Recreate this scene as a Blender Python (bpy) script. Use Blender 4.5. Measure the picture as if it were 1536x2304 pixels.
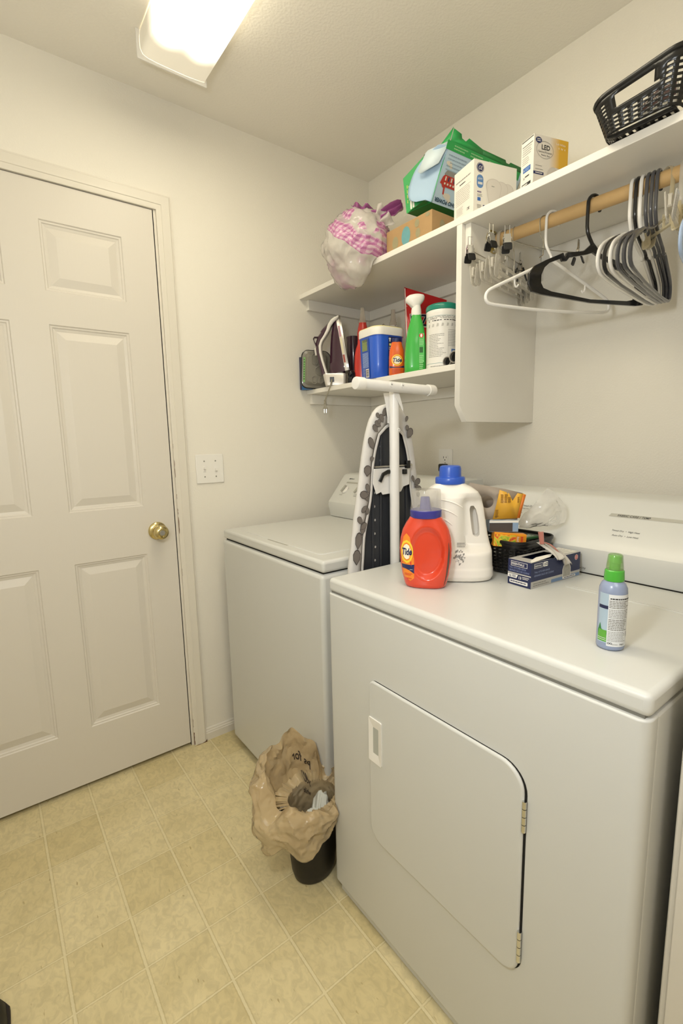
import bpy, bmesh, math, random
from mathutils import Vector, Matrix, noise
from math import sin, cos, pi, radians, sqrt, atan2
for o in list(bpy.data.objects): bpy.data.objects.remove(o)
S = bpy.context.scene
COL = S.collection
random.seed(4)

# ---------------------------------------------------------------- camera
CAM = (-1.5594, -1.8118, 1.2224); YAW, PITCH, ROLL, FPX = 36.9593, -8.4204, -1.2037, 1064.41
def cam_axes():
    y, p, r = radians(YAW), radians(PITCH), radians(ROLL)
    F = Vector((sin(y)*cos(p), cos(y)*cos(p), sin(p))); R = Vector((cos(y), -sin(y), 0)); U = R.cross(F)
    return cos(r)*R + sin(r)*U, -sin(r)*R + cos(r)*U, F
cr, cu, cf = cam_axes()
cd = bpy.data.cameras.new('camera'); co = bpy.data.objects.new('camera', cd); COL.objects.link(co)
m = Matrix((cr, cu, -cf)).transposed().to_4x4(); m.translation = Vector(CAM); co.matrix_world = m
cd.sensor_fit = 'HORIZONTAL'; cd.sensor_width = 36; cd.lens = 36*FPX/1536; cd.clip_start = .02
S.camera = co
# ---------------------------------------------------------------- world, lights, exposure
S.view_settings.view_transform = 'Standard'; S.view_settings.look = 'None'
S.view_settings.gamma = 1; S.view_settings.exposure = 1.01
try: S.view_settings.use_curve_mapping = False
except Exception: pass
W = bpy.data.worlds.new('world'); S.world = W; W.use_nodes = True
W.node_tree.nodes['Background'].inputs[0].default_value = (1, .93, .82, 1)
W.node_tree.nodes['Background'].inputs[1].default_value = 0.02
LAMP_STRENGTH = 8.6
LAMP_COLOR = (1.0, .905, .69, 1)
def area(name, loc, sx, sy, power, color, rot=(0, 0, 0)):
    l = bpy.data.lights.new(name, 'AREA'); l.shape = 'RECTANGLE'; l.size = sx; l.size_y = sy; l.energy = power; l.color = color
    o = bpy.data.objects.new(name, l); COL.objects.link(o); o.location = loc; o.rotation_euler = rot
    return o
area('hallway_fill_light', (-1.5, -2.5, 2.33), .8, .8, 5, (1, .96, .92))  # weak unseen fill light added in the hallway, no real fixture behind it
fl = bpy.data.lights.new('camera_flash_light', 'POINT'); fl.energy = 9.0; fl.color = (.92, .965, 1); fl.shadow_soft_size = .06   # the photographer's domed flash, beside the camera
flo = bpy.data.objects.new('camera_flash_light', fl); COL.objects.link(flo); flo.location = (-1.62, -1.56, 1.52)

# ---------------------------------------------------------------- materials
def lin(h):
    if isinstance(h, str):
        h = [int(h[i:i+2], 16)/255 for i in (0, 2, 4)]
    return tuple(c/12.92 if c <= .04045 else ((c+.055)/1.055)**2.4 for c in h) + (1,)
MC = {}
def mat(name, col='cccccc', rough=.5, metal=0, trans=0, alpha=1, coat=0, ior=1.45, bump=None, var=None, emit=None, spec=None, sss=0):
    if name in MC: return MC[name]
    m = bpy.data.materials.new(name); m.use_nodes = True; nt = m.node_tree; b = nt.nodes['Principled BSDF']
    c = lin(col); b.inputs['Base Color'].default_value = c
    b.inputs['Roughness'].default_value = rough; b.inputs['Metallic'].default_value = metal
    b.inputs['Transmission Weight'].default_value = trans; b.inputs['Alpha'].default_value = alpha
    b.inputs['Coat Weight'].default_value = coat; b.inputs['Coat Roughness'].default_value = .08; b.inputs['IOR'].default_value = ior
    if spec is not None: b.inputs['Specular IOR Level'].default_value = spec
    tc = nt.nodes.new('ShaderNodeTexCoord')
    if var:   # (scale, amount): subtle tone variation
        n = nt.nodes.new('ShaderNodeTexNoise'); n.inputs['Scale'].default_value = var[0]; n.inputs['Detail'].default_value = 4
        nt.links.new(tc.outputs['Object'], n.inputs['Vector'])
        r = nt.nodes.new('ShaderNodeMapRange'); r.inputs[1].default_value = .25; r.inputs[2].default_value = .75
        r.inputs[3].default_value = 1-var[1]; r.inputs[4].default_value = 1+var[1]; nt.links.new(n.outputs[0], r.inputs[0])
        v = nt.nodes.new('ShaderNodeVectorMath'); v.operation = 'SCALE'; v.inputs[0].default_value = c[:3]
        nt.links.new(r.outputs[0], v.inputs['Scale']); nt.links.new(v.outputs[0], b.inputs['Base Color'])
    if bump:  # (scale, strength, distance, detail)
        n = nt.nodes.new('ShaderNodeTexNoise'); n.inputs['Scale'].default_value = bump[0]; n.inputs['Detail'].default_value = bump[3] if len(bump) > 3 else 2
        mp = nt.nodes.new('ShaderNodeMapping'); nt.links.new(tc.outputs['Object'], mp.inputs[0]); nt.links.new(mp.outputs[0], n.inputs['Vector'])
        if len(bump) > 4: mp.inputs['Scale'].default_value = bump[4]
        bp = nt.nodes.new('ShaderNodeBump'); bp.inputs['Strength'].default_value = bump[1]; bp.inputs['Distance'].default_value = bump[2]
        nt.links.new(n.outputs[0], bp.inputs['Height']); nt.links.new(bp.outputs[0], b.inputs['Normal'])
    if emit: b.inputs['Emission Color'].default_value = emit[0]; b.inputs['Emission Strength'].default_value = emit[1]
    if sss: b.inputs['Subsurface Weight'].default_value = sss; b.inputs['Subsurface Radius'].default_value = (.01, .01, .008)
    MC[name] = m; return m
def film(name, col, opacity=.6, rough=.2, transl=.5, bump=None, color_node=None):
    """thin plastic film: part see-through, part diffuse and translucent, with a glossy sheen"""
    if name in MC: return MC[name]
    m = bpy.data.materials.new(name); m.use_nodes = True; nt = m.node_tree; N = nt.nodes; L = nt.links
    out = N['Material Output']; N.remove(N['Principled BSDF'])
    tr = N.new('ShaderNodeBsdfTransparent'); d = N.new('ShaderNodeBsdfDiffuse'); t = N.new('ShaderNodeBsdfTranslucent'); g = N.new('ShaderNodeBsdfGlossy')
    g.inputs['Roughness'].default_value = rough
    c = lin(col); d.inputs[0].default_value = c; t.inputs[0].default_value = c
    a = N.new('ShaderNodeMixShader'); a.inputs[0].default_value = transl; L.new(d.outputs[0], a.inputs[1]); L.new(t.outputs[0], a.inputs[2])
    fr = N.new('ShaderNodeFresnel'); fr.inputs[0].default_value = 1.45
    b = N.new('ShaderNodeMixShader'); L.new(fr.outputs[0], b.inputs[0]); L.new(a.outputs[0], b.inputs[1]); L.new(g.outputs[0], b.inputs[2])
    e = N.new('ShaderNodeMixShader'); e.inputs[0].default_value = opacity; L.new(tr.outputs[0], e.inputs[1]); L.new(b.outputs[0], e.inputs[2])
    L.new(e.outputs[0], out.inputs[0])
    if bump:
        tc = N.new('ShaderNodeTexCoord'); n = N.new('ShaderNodeTexVoronoi'); n.inputs['Scale'].default_value = bump[0]; n.feature = 'SMOOTH_F1'
        L.new(tc.outputs['Object'], n.inputs['Vector']); bp = N.new('ShaderNodeBump'); bp.inputs['Strength'].default_value = bump[1]; bp.inputs['Distance'].default_value = bump[2]
        L.new(n.outputs[0], bp.inputs['Height'])
        for x in (d, t, g): L.new(bp.outputs[0], x.inputs['Normal'])
    if color_node:
        o, op = color_node(nt)
        for x in (d, t): L.new(o, x.inputs[0])
        if op is not None: L.new(op, e.inputs[0])
    MC[name] = m; return m

WALL = mat('wall_paint', 'e9e4d8', .62, bump=(190, .55, .0016, 2))
CEIL = mat('ceiling_paint', 'f0ebe0', .8, bump=(130, .5, .002, 2))
TRIM = mat('trim_white', 'ded8cb', .38)
DOOR = mat('door_white', 'd9d3c8', .42, bump=(60, .12, .0006, 3, (4, 4, .25)))
SHELF = mat('shelf_white', 'e9e5dc', .45, var=(6, .02))
ENAM = mat('enamel_white', 'd1d1cc', .33, coat=.12, var=(3, .012))
PLW = mat('white_plastic', 'ece9e2', .3)
PLG = mat('grey_plastic', 'a9a79c', .4)
DARK = mat('dark_gap', '15130f', .9)
BLK = mat('black_plastic', '121212', .28)
RUB = mat('black_rubber', '161616', .45)
BRASS = mat('brass', 'd0c08c', .16, metal=1)
CHROME = mat('chrome', 'd8d8d6', .14, metal=1)
WIRE = mat('steel_wire', 'c2beb4', .25, metal=1)
INK = mat('dark_ink', '2c2c2c', .6)
INKG = mat('grey_ink', '8d8b86', .6)
CARDW = mat('white_card', 'e8e4da', .55)
CARDB = mat('brown_card', 'b08f63', .8, var=(30, .05))
NAVY = mat('navy_print', '232c5e', .4)
BLUE = mat('blue_print', '3f6bb0', .4)
RED = mat('red_plastic_print', 'd2232a', .3)

def floor_mat():
    m = bpy.data.materials.new('vinyl_floor'); m.use_nodes = True; nt = m.node_tree; N = nt.nodes; L = nt.links; b = N['Principled BSDF']
    tc = N.new('ShaderNodeTexCoord'); mp = N.new('ShaderNodeMapping'); L.new(tc.outputs['Object'], mp.inputs[0])
    P = .15125; mp.inputs['Location'].default_value = (.9195+.0022, .0040+.0022, 0)
    bk = N.new('ShaderNodeTexBrick'); bk.offset = 0; bk.squash = 1; L.new(mp.outputs[0], bk.inputs['Vector'])
    bk.inputs['Scale'].default_value = 1; bk.inputs['Brick Width'].default_value = P; bk.inputs['Row Height'].default_value = P
    bk.inputs['Mortar Size'].default_value = 0; bk.inputs['Mortar Smooth'].default_value = 0; bk.inputs['Bias'].default_value = 0
    bk.inputs['Color1'].default_value = lin('d3c497'); bk.inputs['Color2'].default_value = lin('e0d3aa'); bk.inputs['Mortar'].default_value = lin('c0b289')
    def nz(s, d, dist=0, sc=None):
        n = N.new('ShaderNodeTexNoise'); n.inputs['Scale'].default_value = s; n.inputs['Detail'].default_value = d; n.inputs['Distortion'].default_value = dist
        if sc:
            q = N.new('ShaderNodeMapping'); q.inputs['Scale'].default_value = sc; L.new(tc.outputs['Object'], q.inputs[0]); L.new(q.outputs[0], n.inputs['Vector'])
        else: L.new(tc.outputs['Object'], n.inputs['Vector'])
        return n
    n1 = nz(9, 6, .6); n2 = nz(55, 5, 1.2, (1, .7, 1)); n3 = nz(140, 3)
    def ramp(n, p0, c0, p1, c1):
        r = N.new('ShaderNodeValToRGB'); r.color_ramp.elements[0].position = p0; r.color_ramp.elements[0].color = c0
        r.color_ramp.elements[1].position = p1; r.color_ramp.elements[1].color = c1; L.new(n, r.inputs[0]); return r
    g = lambda v: (v, v*.99, v*.95, 1)
    r1 = ramp(n1.outputs[0], .3, g(.88), .7, (1.0, 1.0, 1.0, 1)); r2 = ramp(n2.outputs[0], .36, g(.88), .6, g(1.03))
    x = bk.outputs[0]
    for r in (r1, r2):
        mx = N.new('ShaderNodeMix'); mx.data_type = 'RGBA'; mx.blend_type = 'MULTIPLY'; mx.inputs[0].default_value = 1
        L.new(x, mx.inputs[6]); L.new(r.outputs[0], mx.inputs[7]); x = mx.outputs[2]
    sp = N.new('ShaderNodeSeparateXYZ'); L.new(tc.outputs['Object'], sp.inputs[0])
    def mth(op, a, b_=None, c=None):
        n = N.new('ShaderNodeMath'); n.operation = op
        for i, q_ in enumerate((a, b_, c)):
            if q_ is None: continue
            if isinstance(q_, (int, float)): n.inputs[i].default_value = q_
            else: L.new(q_, n.inputs[i])
        return n.outputs[0]
    wob = mth('MULTIPLY', mth('SUBTRACT', n3.outputs[0], .5), .0030)
    def dist(o, off): return mth('ADD', mth('MULTIPLY', mth('ABSOLUTE', mth('SUBTRACT', mth('FRACT', mth('ADD', mth('DIVIDE', mth('ADD', o, off), P), .5)), .5)), P), wob)
    dx_ = dist(sp.outputs[0], .9195); dy_ = dist(sp.outputs[1], .0040)
    def band(d_, lo, hi):   # 1 inside lo, 0 beyond hi
        n = N.new('ShaderNodeMapRange'); n.interpolation_type = 'SMOOTHSTEP'; n.inputs[1].default_value = lo; n.inputs[2].default_value = hi; n.inputs[3].default_value = 1; n.inputs[4].default_value = 0; L.new(d_, n.inputs[0]); return n.outputs[0]
    bx, by = band(dx_, .0024, .0036), band(dy_, .0014, .0026); pale = mth('MAXIMUM', bx, by)
    edge = mth('SUBTRACT', mth('MAXIMUM', band(dx_, .0042, .0062), band(dy_, .0028, .0044)), pale)
    for fac, c_, k_ in ((pale, 'e0d5af', .6), (edge, 'a8986a', .38)):
        mx = N.new('ShaderNodeMix'); mx.data_type = 'RGBA'; L.new(mth('MULTIPLY', fac, k_), mx.inputs[0]); L.new(x, mx.inputs[6]); mx.inputs[7].default_value = lin(c_); x = mx.outputs[2]
    # small dark scuffs
    v = N.new('ShaderNodeTexNoise'); v.inputs['Scale'].default_value = 60; v.inputs['Detail'].default_value = 2
    q = N.new('ShaderNodeMapping'); q.inputs['Scale'].default_value = (1.6, .45, 1); q.inputs['Rotation'].default_value = (0, 0, .5); L.new(tc.outputs['Object'], q.inputs[0]); L.new(q.outputs[0], v.inputs['Vector'])
    r3 = ramp(v.outputs[0], .70, (1, 1, 1, 1), .77, (.55, .48, .36, 1))
    mx = N.new('ShaderNodeMix'); mx.data_type = 'RGBA'; mx.blend_type = 'MULTIPLY'; mx.inputs[0].default_value = .8
    L.new(x, mx.inputs[6]); L.new(r3.outputs[0], mx.inputs[7]); x = mx.outputs[2]
    L.new(x, b.inputs['Base Color']); b.inputs['Roughness'].default_value = .42
    ad = N.new('ShaderNodeMath'); ad.operation = 'MULTIPLY_ADD'; ad.inputs[1].default_value = -1.0; L.new(mth('MULTIPLY', pale, .6), ad.inputs[0]); L.new(n2.outputs[0], ad.inputs[2])
    bp = N.new('ShaderNodeBump'); bp.inputs['Strength'].default_value = .35; bp.inputs['Distance'].default_value = .0012; L.new(ad.outputs[0], bp.inputs['Height']); L.new(bp.outputs[0], b.inputs['Normal'])
    return m

# ---------------------------------------------------------------- mesh builder
FT = {}
def glyphs(s, size, align='LEFT', bold=0, shear=0):
    k = (s, size, align, bold, shear)
    if k in FT: return FT[k]
    c = bpy.data.curves.new('t', 'FONT'); c.body = s; c.size = size; c.align_x = align; c.offset = bold*size; c.shear = shear; c.resolution_u = 3
    o = bpy.data.objects.new('t', c); COL.objects.link(o)
    dg = bpy.context.evaluated_depsgraph_get(); me = bpy.data.meshes.new_from_object(o.evaluated_get(dg))
    r = ([tuple(v.co) for v in me.vertices], [tuple(p.vertices) for p in me.polygons])
    bpy.data.meshes.remove(me); bpy.data.objects.remove(o); bpy.data.curves.remove(c)
    FT[k] = r; return r
def frame(o, x, y):
    """face frame: origin, right, up -> matrix whose z is the outward normal"""
    x = Vector(x).normalized(); y = Vector(y); y = (y - x*y.dot(x)).normalized(); z = x.cross(y)
    M = Matrix((x, y, z)).transposed().to_4x4(); M.translation = Vector(o); return M
def T(x=0, y=0, z=0): return Matrix.Translation((x, y, z))
def RZ(a): return Matrix.Rotation(a, 4, 'Z')
def RX(a): return Matrix.Rotation(a, 4, 'X')
def RY(a): return Matrix.Rotation(a, 4, 'Y')
class MB:
    def __init__(s): s.v = []; s.f = []; s.mi = []; s.mats = []
    def add(s, vs, fs, mt, M=None, fn=None):
        if mt not in s.mats: s.mats.append(mt)
        k = s.mats.index(mt); n = len(s.v)
        for p in vs:
            p = Vector(p)
            if fn: p = Vector(fn(p))
            if M: p = M @ p
            s.v.append(p)
        for f in fs: s.f.append([i+n for i in f]); s.mi.append(k)
        return s
    def box(s, x0, x1, y0, y1, z0, z1, mt, M=None):
        v = [(x, y, z) for z in (z0, z1) for y in (y0, y1) for x in (x0, x1)]
        return s.add(v, [(0, 2, 3, 1), (4, 5, 7, 6), (0, 1, 5, 4), (2, 6, 7, 3), (0, 4, 6, 2), (1, 3, 7, 5)], mt, M)
    def prism(s, poly, z0, z1, mt, M=None):
        n = len(poly); v = [(x, y, z0) for x, y in poly] + [(x, y, z1) for x, y in poly]
        return s.add(v, [tuple(range(n))[::-1], tuple(range(n, 2*n))] + [(i, (i+1) % n, n+(i+1) % n, n+i) for i in range(n)], mt, M)
    def flat(s, poly, mt, M=None, z=.0003): return s.add([(x, y, z) for x, y in poly], [tuple(range(len(poly)))], mt, M)
    def rect(s, x0, x1, y0, y1, mt, M=None, z=.0003): return s.flat([(x0, y0), (x1, y0), (x1, y1), (x0, y1)], mt, M, z)
    def disc(s, cx, cy, rx, ry, mt, M=None, z=.0003, n=28): return s.flat([(cx+rx*cos(2*pi*i/n), cy+ry*sin(2*pi*i/n)) for i in range(n)], mt, M, z)
    def ring(s, cx, cy, rx, ry, w, mt, M=None, z=.0003, n=36):
        v = []; f = []
        for i in range(n):
            c, d = cos(2*pi*i/n), sin(2*pi*i/n); v += [(cx+rx*c, cy+ry*d, z), (cx+(rx-w)*c, cy+(ry-w)*d, z)]
            j = (i+1) % n; f.append((2*i, 2*j, 2*j+1, 2*i+1))
        return s.add(v, f, mt, M)
    def txt(s, t, x, y, size, mt, M=None, z=.0005, fn=None, align='LEFT', bold=0, shear=0, sx=1, rot=0):
        v, f = glyphs(t, size, align, bold, shear); c, d = cos(rot), sin(rot)
        return s.add([(x+(a*sx*c-b*d), y+(a*sx*d+b*c), z) for a, b, _ in v], f, mt, M, fn)
    def lines(s, x0, x1, y0, y1, n, mt, M=None, z=.0004, seed=1, fill=.45, ragged=.25, fn=None, words=True):
        """rows of tiny unreadable print"""
        r = random.Random(seed); h = (y1-y0)/n
        for i in range(n):
            y = y1-(i+1)*h+h*.3; x = x0; xe = x1-(x1-x0)*r.random()*ragged
            while x < xe:
                w = (x1-x0)*r.uniform(.05, .16) if words else xe-x0
                xx = min(x+w, xe)
                s.add([(x, y, z), (xx, y, z), (xx, y+h*fill, z), (x, y+h*fill, z)], [(0, 1, 2, 3)], mt, M, fn); x = xx+(x1-x0)*.018
        return s
    def tube(s, pts, r, mt, n=10, closed=False, M=None, cap=True, rb=None, up=None):
        """r: radius or list; rb: second radius (list or value) across the reference normal"""
        pts = [Vector(p) for p in pts]; k = len(pts); v = []; f = []
        R = r if isinstance(r, (list, tuple)) else [r]*k
        RB = R if rb is None else (rb if isinstance(rb, (list, tuple)) else [rb]*k)
        nv = None
        for i, p in enumerate(pts):
            a = pts[(i-1) % k] if (closed or i > 0) else p; b = pts[(i+1) % k] if (closed or i < k-1) else p
            t = (b-a).normalized()
            if up is not None: nv = (Vector(up)-t*Vector(up).dot(t)).normalized()
            elif nv is None:
                q = Vector((0, 0, 1)) if abs(t.z) < .9 else Vector((1, 0, 0)); nv = (q-t*q.dot(t)).normalized()
            else: nv = (nv-t*nv.dot(t)).normalized()
            bn = t.cross(nv)
            for j in range(n):
                a_ = 2*pi*j/n; v.append(p+bn*cos(a_)*R[i]+nv*sin(a_)*RB[i])
        for i in range(k if closed else k-1):
            for j in range(n):
                i2 = (i+1) % k; j2 = (j+1) % n; f.append((i*n+j, i*n+j2, i2*n+j2, i2*n+j))
        if cap and not closed: f += [tuple(range(n))[::-1], tuple(range((k-1)*n, k*n))]
        return s.add(v, f, mt, M)
    def lathe(s, prof, mt, n=28, M=None, cap=True, fn=None, sx=1, sy=1):
        v = []; f = []; k = len(prof)
        for r, z in prof:
            for j in range(n): a = 2*pi*j/n; v.append((r*cos(a)*sx, r*sin(a)*sy, z))
        for i in range(k-1):
            for j in range(n): j2 = (j+1) % n; f.append((i*n+j, i*n+j2, (i+1)*n+j2, (i+1)*n+j))
        if cap: f += [tuple(range(n))[::-1], tuple(range((k-1)*n, k*n))]
        return s.add(v, f, mt, M, fn)
    def loft(s, secs, mt, M=None, cap=True, fn=None, closed=True):
        n = len(secs[0]); v = [p for q in secs for p in q]; f = []
        for i in range(len(secs)-1):
            for j in range(n if closed else n-1): j2 = (j+1) % n; f.append((i*n+j, i*n+j2, (i+1)*n+j2, (i+1)*n+j))
        if cap and closed: f += [tuple(range(n))[::-1], tuple(range((len(secs)-1)*n, len(secs)*n))]
        return s.add(v, f, mt, M, fn)
    def surf(s, nu, nv, fn, mt, M=None, keep=None, wrap=False):
        v = [fn(i/(nu if wrap else nu-1), j/(nv-1)) for j in range(nv) for i in range(nu)]; f = []
        for j in range(nv-1):
            for i in range(nu if wrap else nu-1):
                if keep and not keep(i, j): continue
                i2 = (i+1) % nu; f.append((j*nu+i, j*nu+i2, (j+1)*nu+i2, (j+1)*nu+i))
        return s.add(v, f, mt, M)
    def build(s, name, parent=None, bevel=0, seg=2, sub=0, solid=0, angle=38, cut=None, recalc=True, loc=None, label=None):
        me = bpy.data.meshes.new(name); me.from_pydata([tuple(p) for p in s.v], [], s.f)
        for mt in s.mats: me.materials.append(mt)
        for p, k in zip(me.polygons, s.mi): p.material_index = k
        if recalc:
            bm = bmesh.new(); bm.from_mesh(me)
            if recalc != 'flat': bmesh.ops.recalc_face_normals(bm, faces=[f for f in bm.faces if not all(e.is_boundary for e in f.edges)])
            bm.to_mesh(me); bm.free()
        me.shade_smooth(); me.set_sharp_from_angle(angle=radians(angle))
        o = bpy.data.objects.new(name, me); COL.objects.link(o)
        if solid: q = o.modifiers.new('solid', 'SOLIDIFY'); q.thickness = solid; q.offset = 0
        if cut:
            for c_ in cut:
                q = o.modifiers.new('cut', 'BOOLEAN'); q.operation = 'DIFFERENCE'; q.object = c_; q.solver = 'EXACT'
            dg = bpy.context.evaluated_depsgraph_get(); ev = bpy.data.meshes.new_from_object(o.evaluated_get(dg))
            o.modifiers.clear(); o.data = ev; ev.shade_smooth(); ev.set_sharp_from_angle(angle=radians(angle))
            for c_ in cut: bpy.data.objects.remove(c_)
        if bevel:
            q = o.modifiers.new('bevel', 'BEVEL'); q.width = bevel; q.segments = seg; q.limit_method = 'ANGLE'; q.angle_limit = radians(40); q.harden_normals = False
        if sub: q = o.modifiers.new('sub', 'SUBSURF'); q.levels = sub; q.render_levels = sub
        if parent is not None: o.parent = parent
        if loc: o.location = loc
        if label: o['label'] = label
        return o
def tag(o, label, cat, group=None):
    o['label'] = label; o['category'] = cat
    if group: o['group'] = group
    return o
def thing(name, label, cat, loc=(0, 0, 0), rotz=0, group=None, rot=None):
    o = bpy.data.objects.new(name, None); o.empty_display_size = .05; COL.objects.link(o); o.location = loc
    o.rotation_euler = rot if rot else (0, 0, rotz)
    return tag(o, label, cat, group)
def struct(o): o['kind'] = 'structure'; return o
def dup(root, loc, rotz, label, group):
    r = root.copy(); COL.objects.link(r); r.location = loc; r.rotation_euler = (0, 0, rotz); r['label'] = label; r['group'] = group
    for ch in list(root.children):
        c = ch.copy(); COL.objects.link(c); c.parent = r
        for g in ch.children:
            d = g.copy(); COL.objects.link(d); d.parent = c
    return r
def sellipse(a, b, n, p=2.6):
    r = []
    for i in range(n):
        t = 2*pi*i/n; c, d = cos(t), sin(t)
        r.append((a*math.copysign(abs(c)**(2/p), c), b*math.copysign(abs(d)**(2/p), d)))
    return r
def rrect(x0, x1, y0, y1, r, n=5):
    R = r if isinstance(r, (list, tuple)) else [r]*4     # BL BR TR TL
    o = []
    for (cx, cy, a0, q) in ((x0+R[0], y0+R[0], pi, R[0]), (x1-R[1], y0+R[1], 1.5*pi, R[1]), (x1-R[2], y1-R[2], 0, R[2]), (x0+R[3], y1-R[3], .5*pi, R[3])):
        for i in range(n+1): a = a0+.5*pi*i/n; o.append((cx+q*cos(a), cy+q*sin(a)))
    return o

# ================================================================ SETTING
XL, YF, H = -1.95, -1.625, 2.4059
HX0, HX1, HY = -2.6, -.2, -3.1                                      # the hallway the picture is taken from
MB().box(HX0-.1, .1, HY-.1, 1.2, -.05, 0, floor_mat()).build('floor'); struct(bpy.data.objects['floor'])
struct(MB().box(HX0-.1, .1, HY-.1, .11, H, H+.06, CEIL).build('ceiling'))
# door wall with its opening
DX0, DX1, DZ = -1.8005, -.9923, 2.0405
struct(MB().box(XL-.11, DX0, 0, .11, 0, H, WALL).box(DX0, DX1, 0, .11, DZ, H, WALL).box(DX1, .1, 0, .11, 0, H, WALL).build('wall_back'))
struct(MB().box(0, .1, YF-.11, 0, 0, H, WALL).build('wall_right'))
struct(MB().box(XL-.11, XL, YF-.11, 0, 0, H, WALL).build('wall_left'))
JX1 = -.832
struct(MB().box(JX1+.02, 0, YF-.11, YF, 0, H, WALL).box(XL, -1.72, YF-.11, YF, 0, H, WALL).box(-1.72, JX1+.02, YF-.11, YF, 2.06, H, WALL).build('wall_front'))
struct(MB().box(HX0-.1, HX0, HY, YF-.11, 0, H, WALL).box(HX1, HX1+.1, HY, YF-.11, 0, H, WALL).box(HX0-.1, HX1+.1, HY-.1, HY, 0, H, WALL).box(HX0, XL, YF-.16, YF-.11, 0, H, WALL).build('wall_hallway'))
struct(MB().box(XL-.11, .1, 1.1, 1.2, 0, 2.4, WALL).build('wall_beyond'))

def casing(name, xi, xo_far, zi, y, ny, prof, mt=TRIM):
    """door casing: right leg, head, left leg mitred; prof = (outward, thickness)"""
    b = MB(); P = [(w, t) for w, t in prof]
    def sec(x, z, sx, sz, n): return [(x+w*sx, y+ny*t, z+w*sz) for w, t in n]
    secs = [sec(xi, 0, 1, 0, P), sec(xi, zi, 1, 1, P), sec(xo_far, zi, -1, 1, P), sec(xo_far, 0, -1, 0, P)]
    b.loft(secs, mt, cap=False, closed=False)
    return b.build(name, angle=25)
prof = [(0, 0), (0, .009), (.004, .0105), (.016, .0115), (.018, .0135), (.027, .0135), (.038, .0155), (.044, .0165), (.047, .0125), (.051, .012), (.0515, 0)]
struct(casing('trim_1', -.984, -1.809, 2.0375, 0, -1, prof))
j = MB().box(DX1, DX1+.0085, -.0005, .11, 0, DZ, TRIM).box(DX0-.0085, DX0, -.0005, .11, 0, DZ, TRIM).box(DX0, DX1, .0, .11, DZ-.003, DZ+.005, TRIM)
j.box(DX1-.011, DX1, .037, .05, 0, DZ, TRIM).box(DX0, DX0+.011, .037, .05, 0, DZ, TRIM)
WORN = mat('worn_wood', '6b4a34', .8)
rr = random.Random(3)
for (z0, z1, w) in ((.885, .955, .0035), (.96, .985, .002), (1.02, 1.04, .0015), (1.10, 1.17, .002), (1.21, 1.23, .001), (.0, .06, .004), (.08, .12, .0018), (.72, .75, .0012)):
    p = [(0, z0)] + [(w*rr.uniform(.4, 1), z0+(z1-z0)*(i+.5)/6) for i in range(6)] + [(0, z1)]
    j.flat([(x, z) for x, z in p], WORN, frame((-.9842, -.0098, 0), (1, 0, 0), (0, 0, 1)), z=.0005)
j.flat([(0, 0), (.004, .0), (.016, .002), (.03, .0), (.045, .004), (.0515, 0.012), (.0515, -.001), (0, -.001)], WORN, frame((-.984, -.0165, .001), (1, 0, 0), (0, 0, 1)), z=.0008)
struct(j.build('trim_2'))
# baseboard with moulded top
bp_ = [(0, 0), (-.0105, 0), (-.0105, .030), (-.0085, .033), (-.0085, .038), (-.0055, .042), (-.005, .047), (-.002, .051), (0, .051)]
struct(MB().loft([[(x, y, z) for y, z in bp_] for x in (-.9325, 0)], TRIM).build('baseboard_back', angle=25))
struct(MB().loft([[(XL-y, x, z) for y, z in bp_] for x in (YF, 0)], TRIM).build('baseboard_left', angle=25))
struct(MB().loft([[(y, x, z) for y, z in bp_] for x in (YF, 0)], TRIM).build('baseboard_right', angle=25))
# doorway to the hallway, just right of the dryer
struct(MB().box(JX1, JX1+.02, YF-.115, YF+.004, 0, 2.06, TRIM).box(-1.74, -1.72, YF-.115, YF+.004, 0, 2.06, TRIM).box(-1.74, JX1+.02, YF-.115, YF+.004, 2.04, 2.06, TRIM)
       .box(JX1-.011, JX1, YF-.075, YF-.035, 0, 2.04, TRIM).box(JX1+.004, JX1+.055, YF, YF+.012, 0, 2.10, TRIM).box(JX1+.004, JX1+.055, YF-.127, YF-.11, 0, 2.10, TRIM).build('trim_3', bevel=.002))

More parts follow.
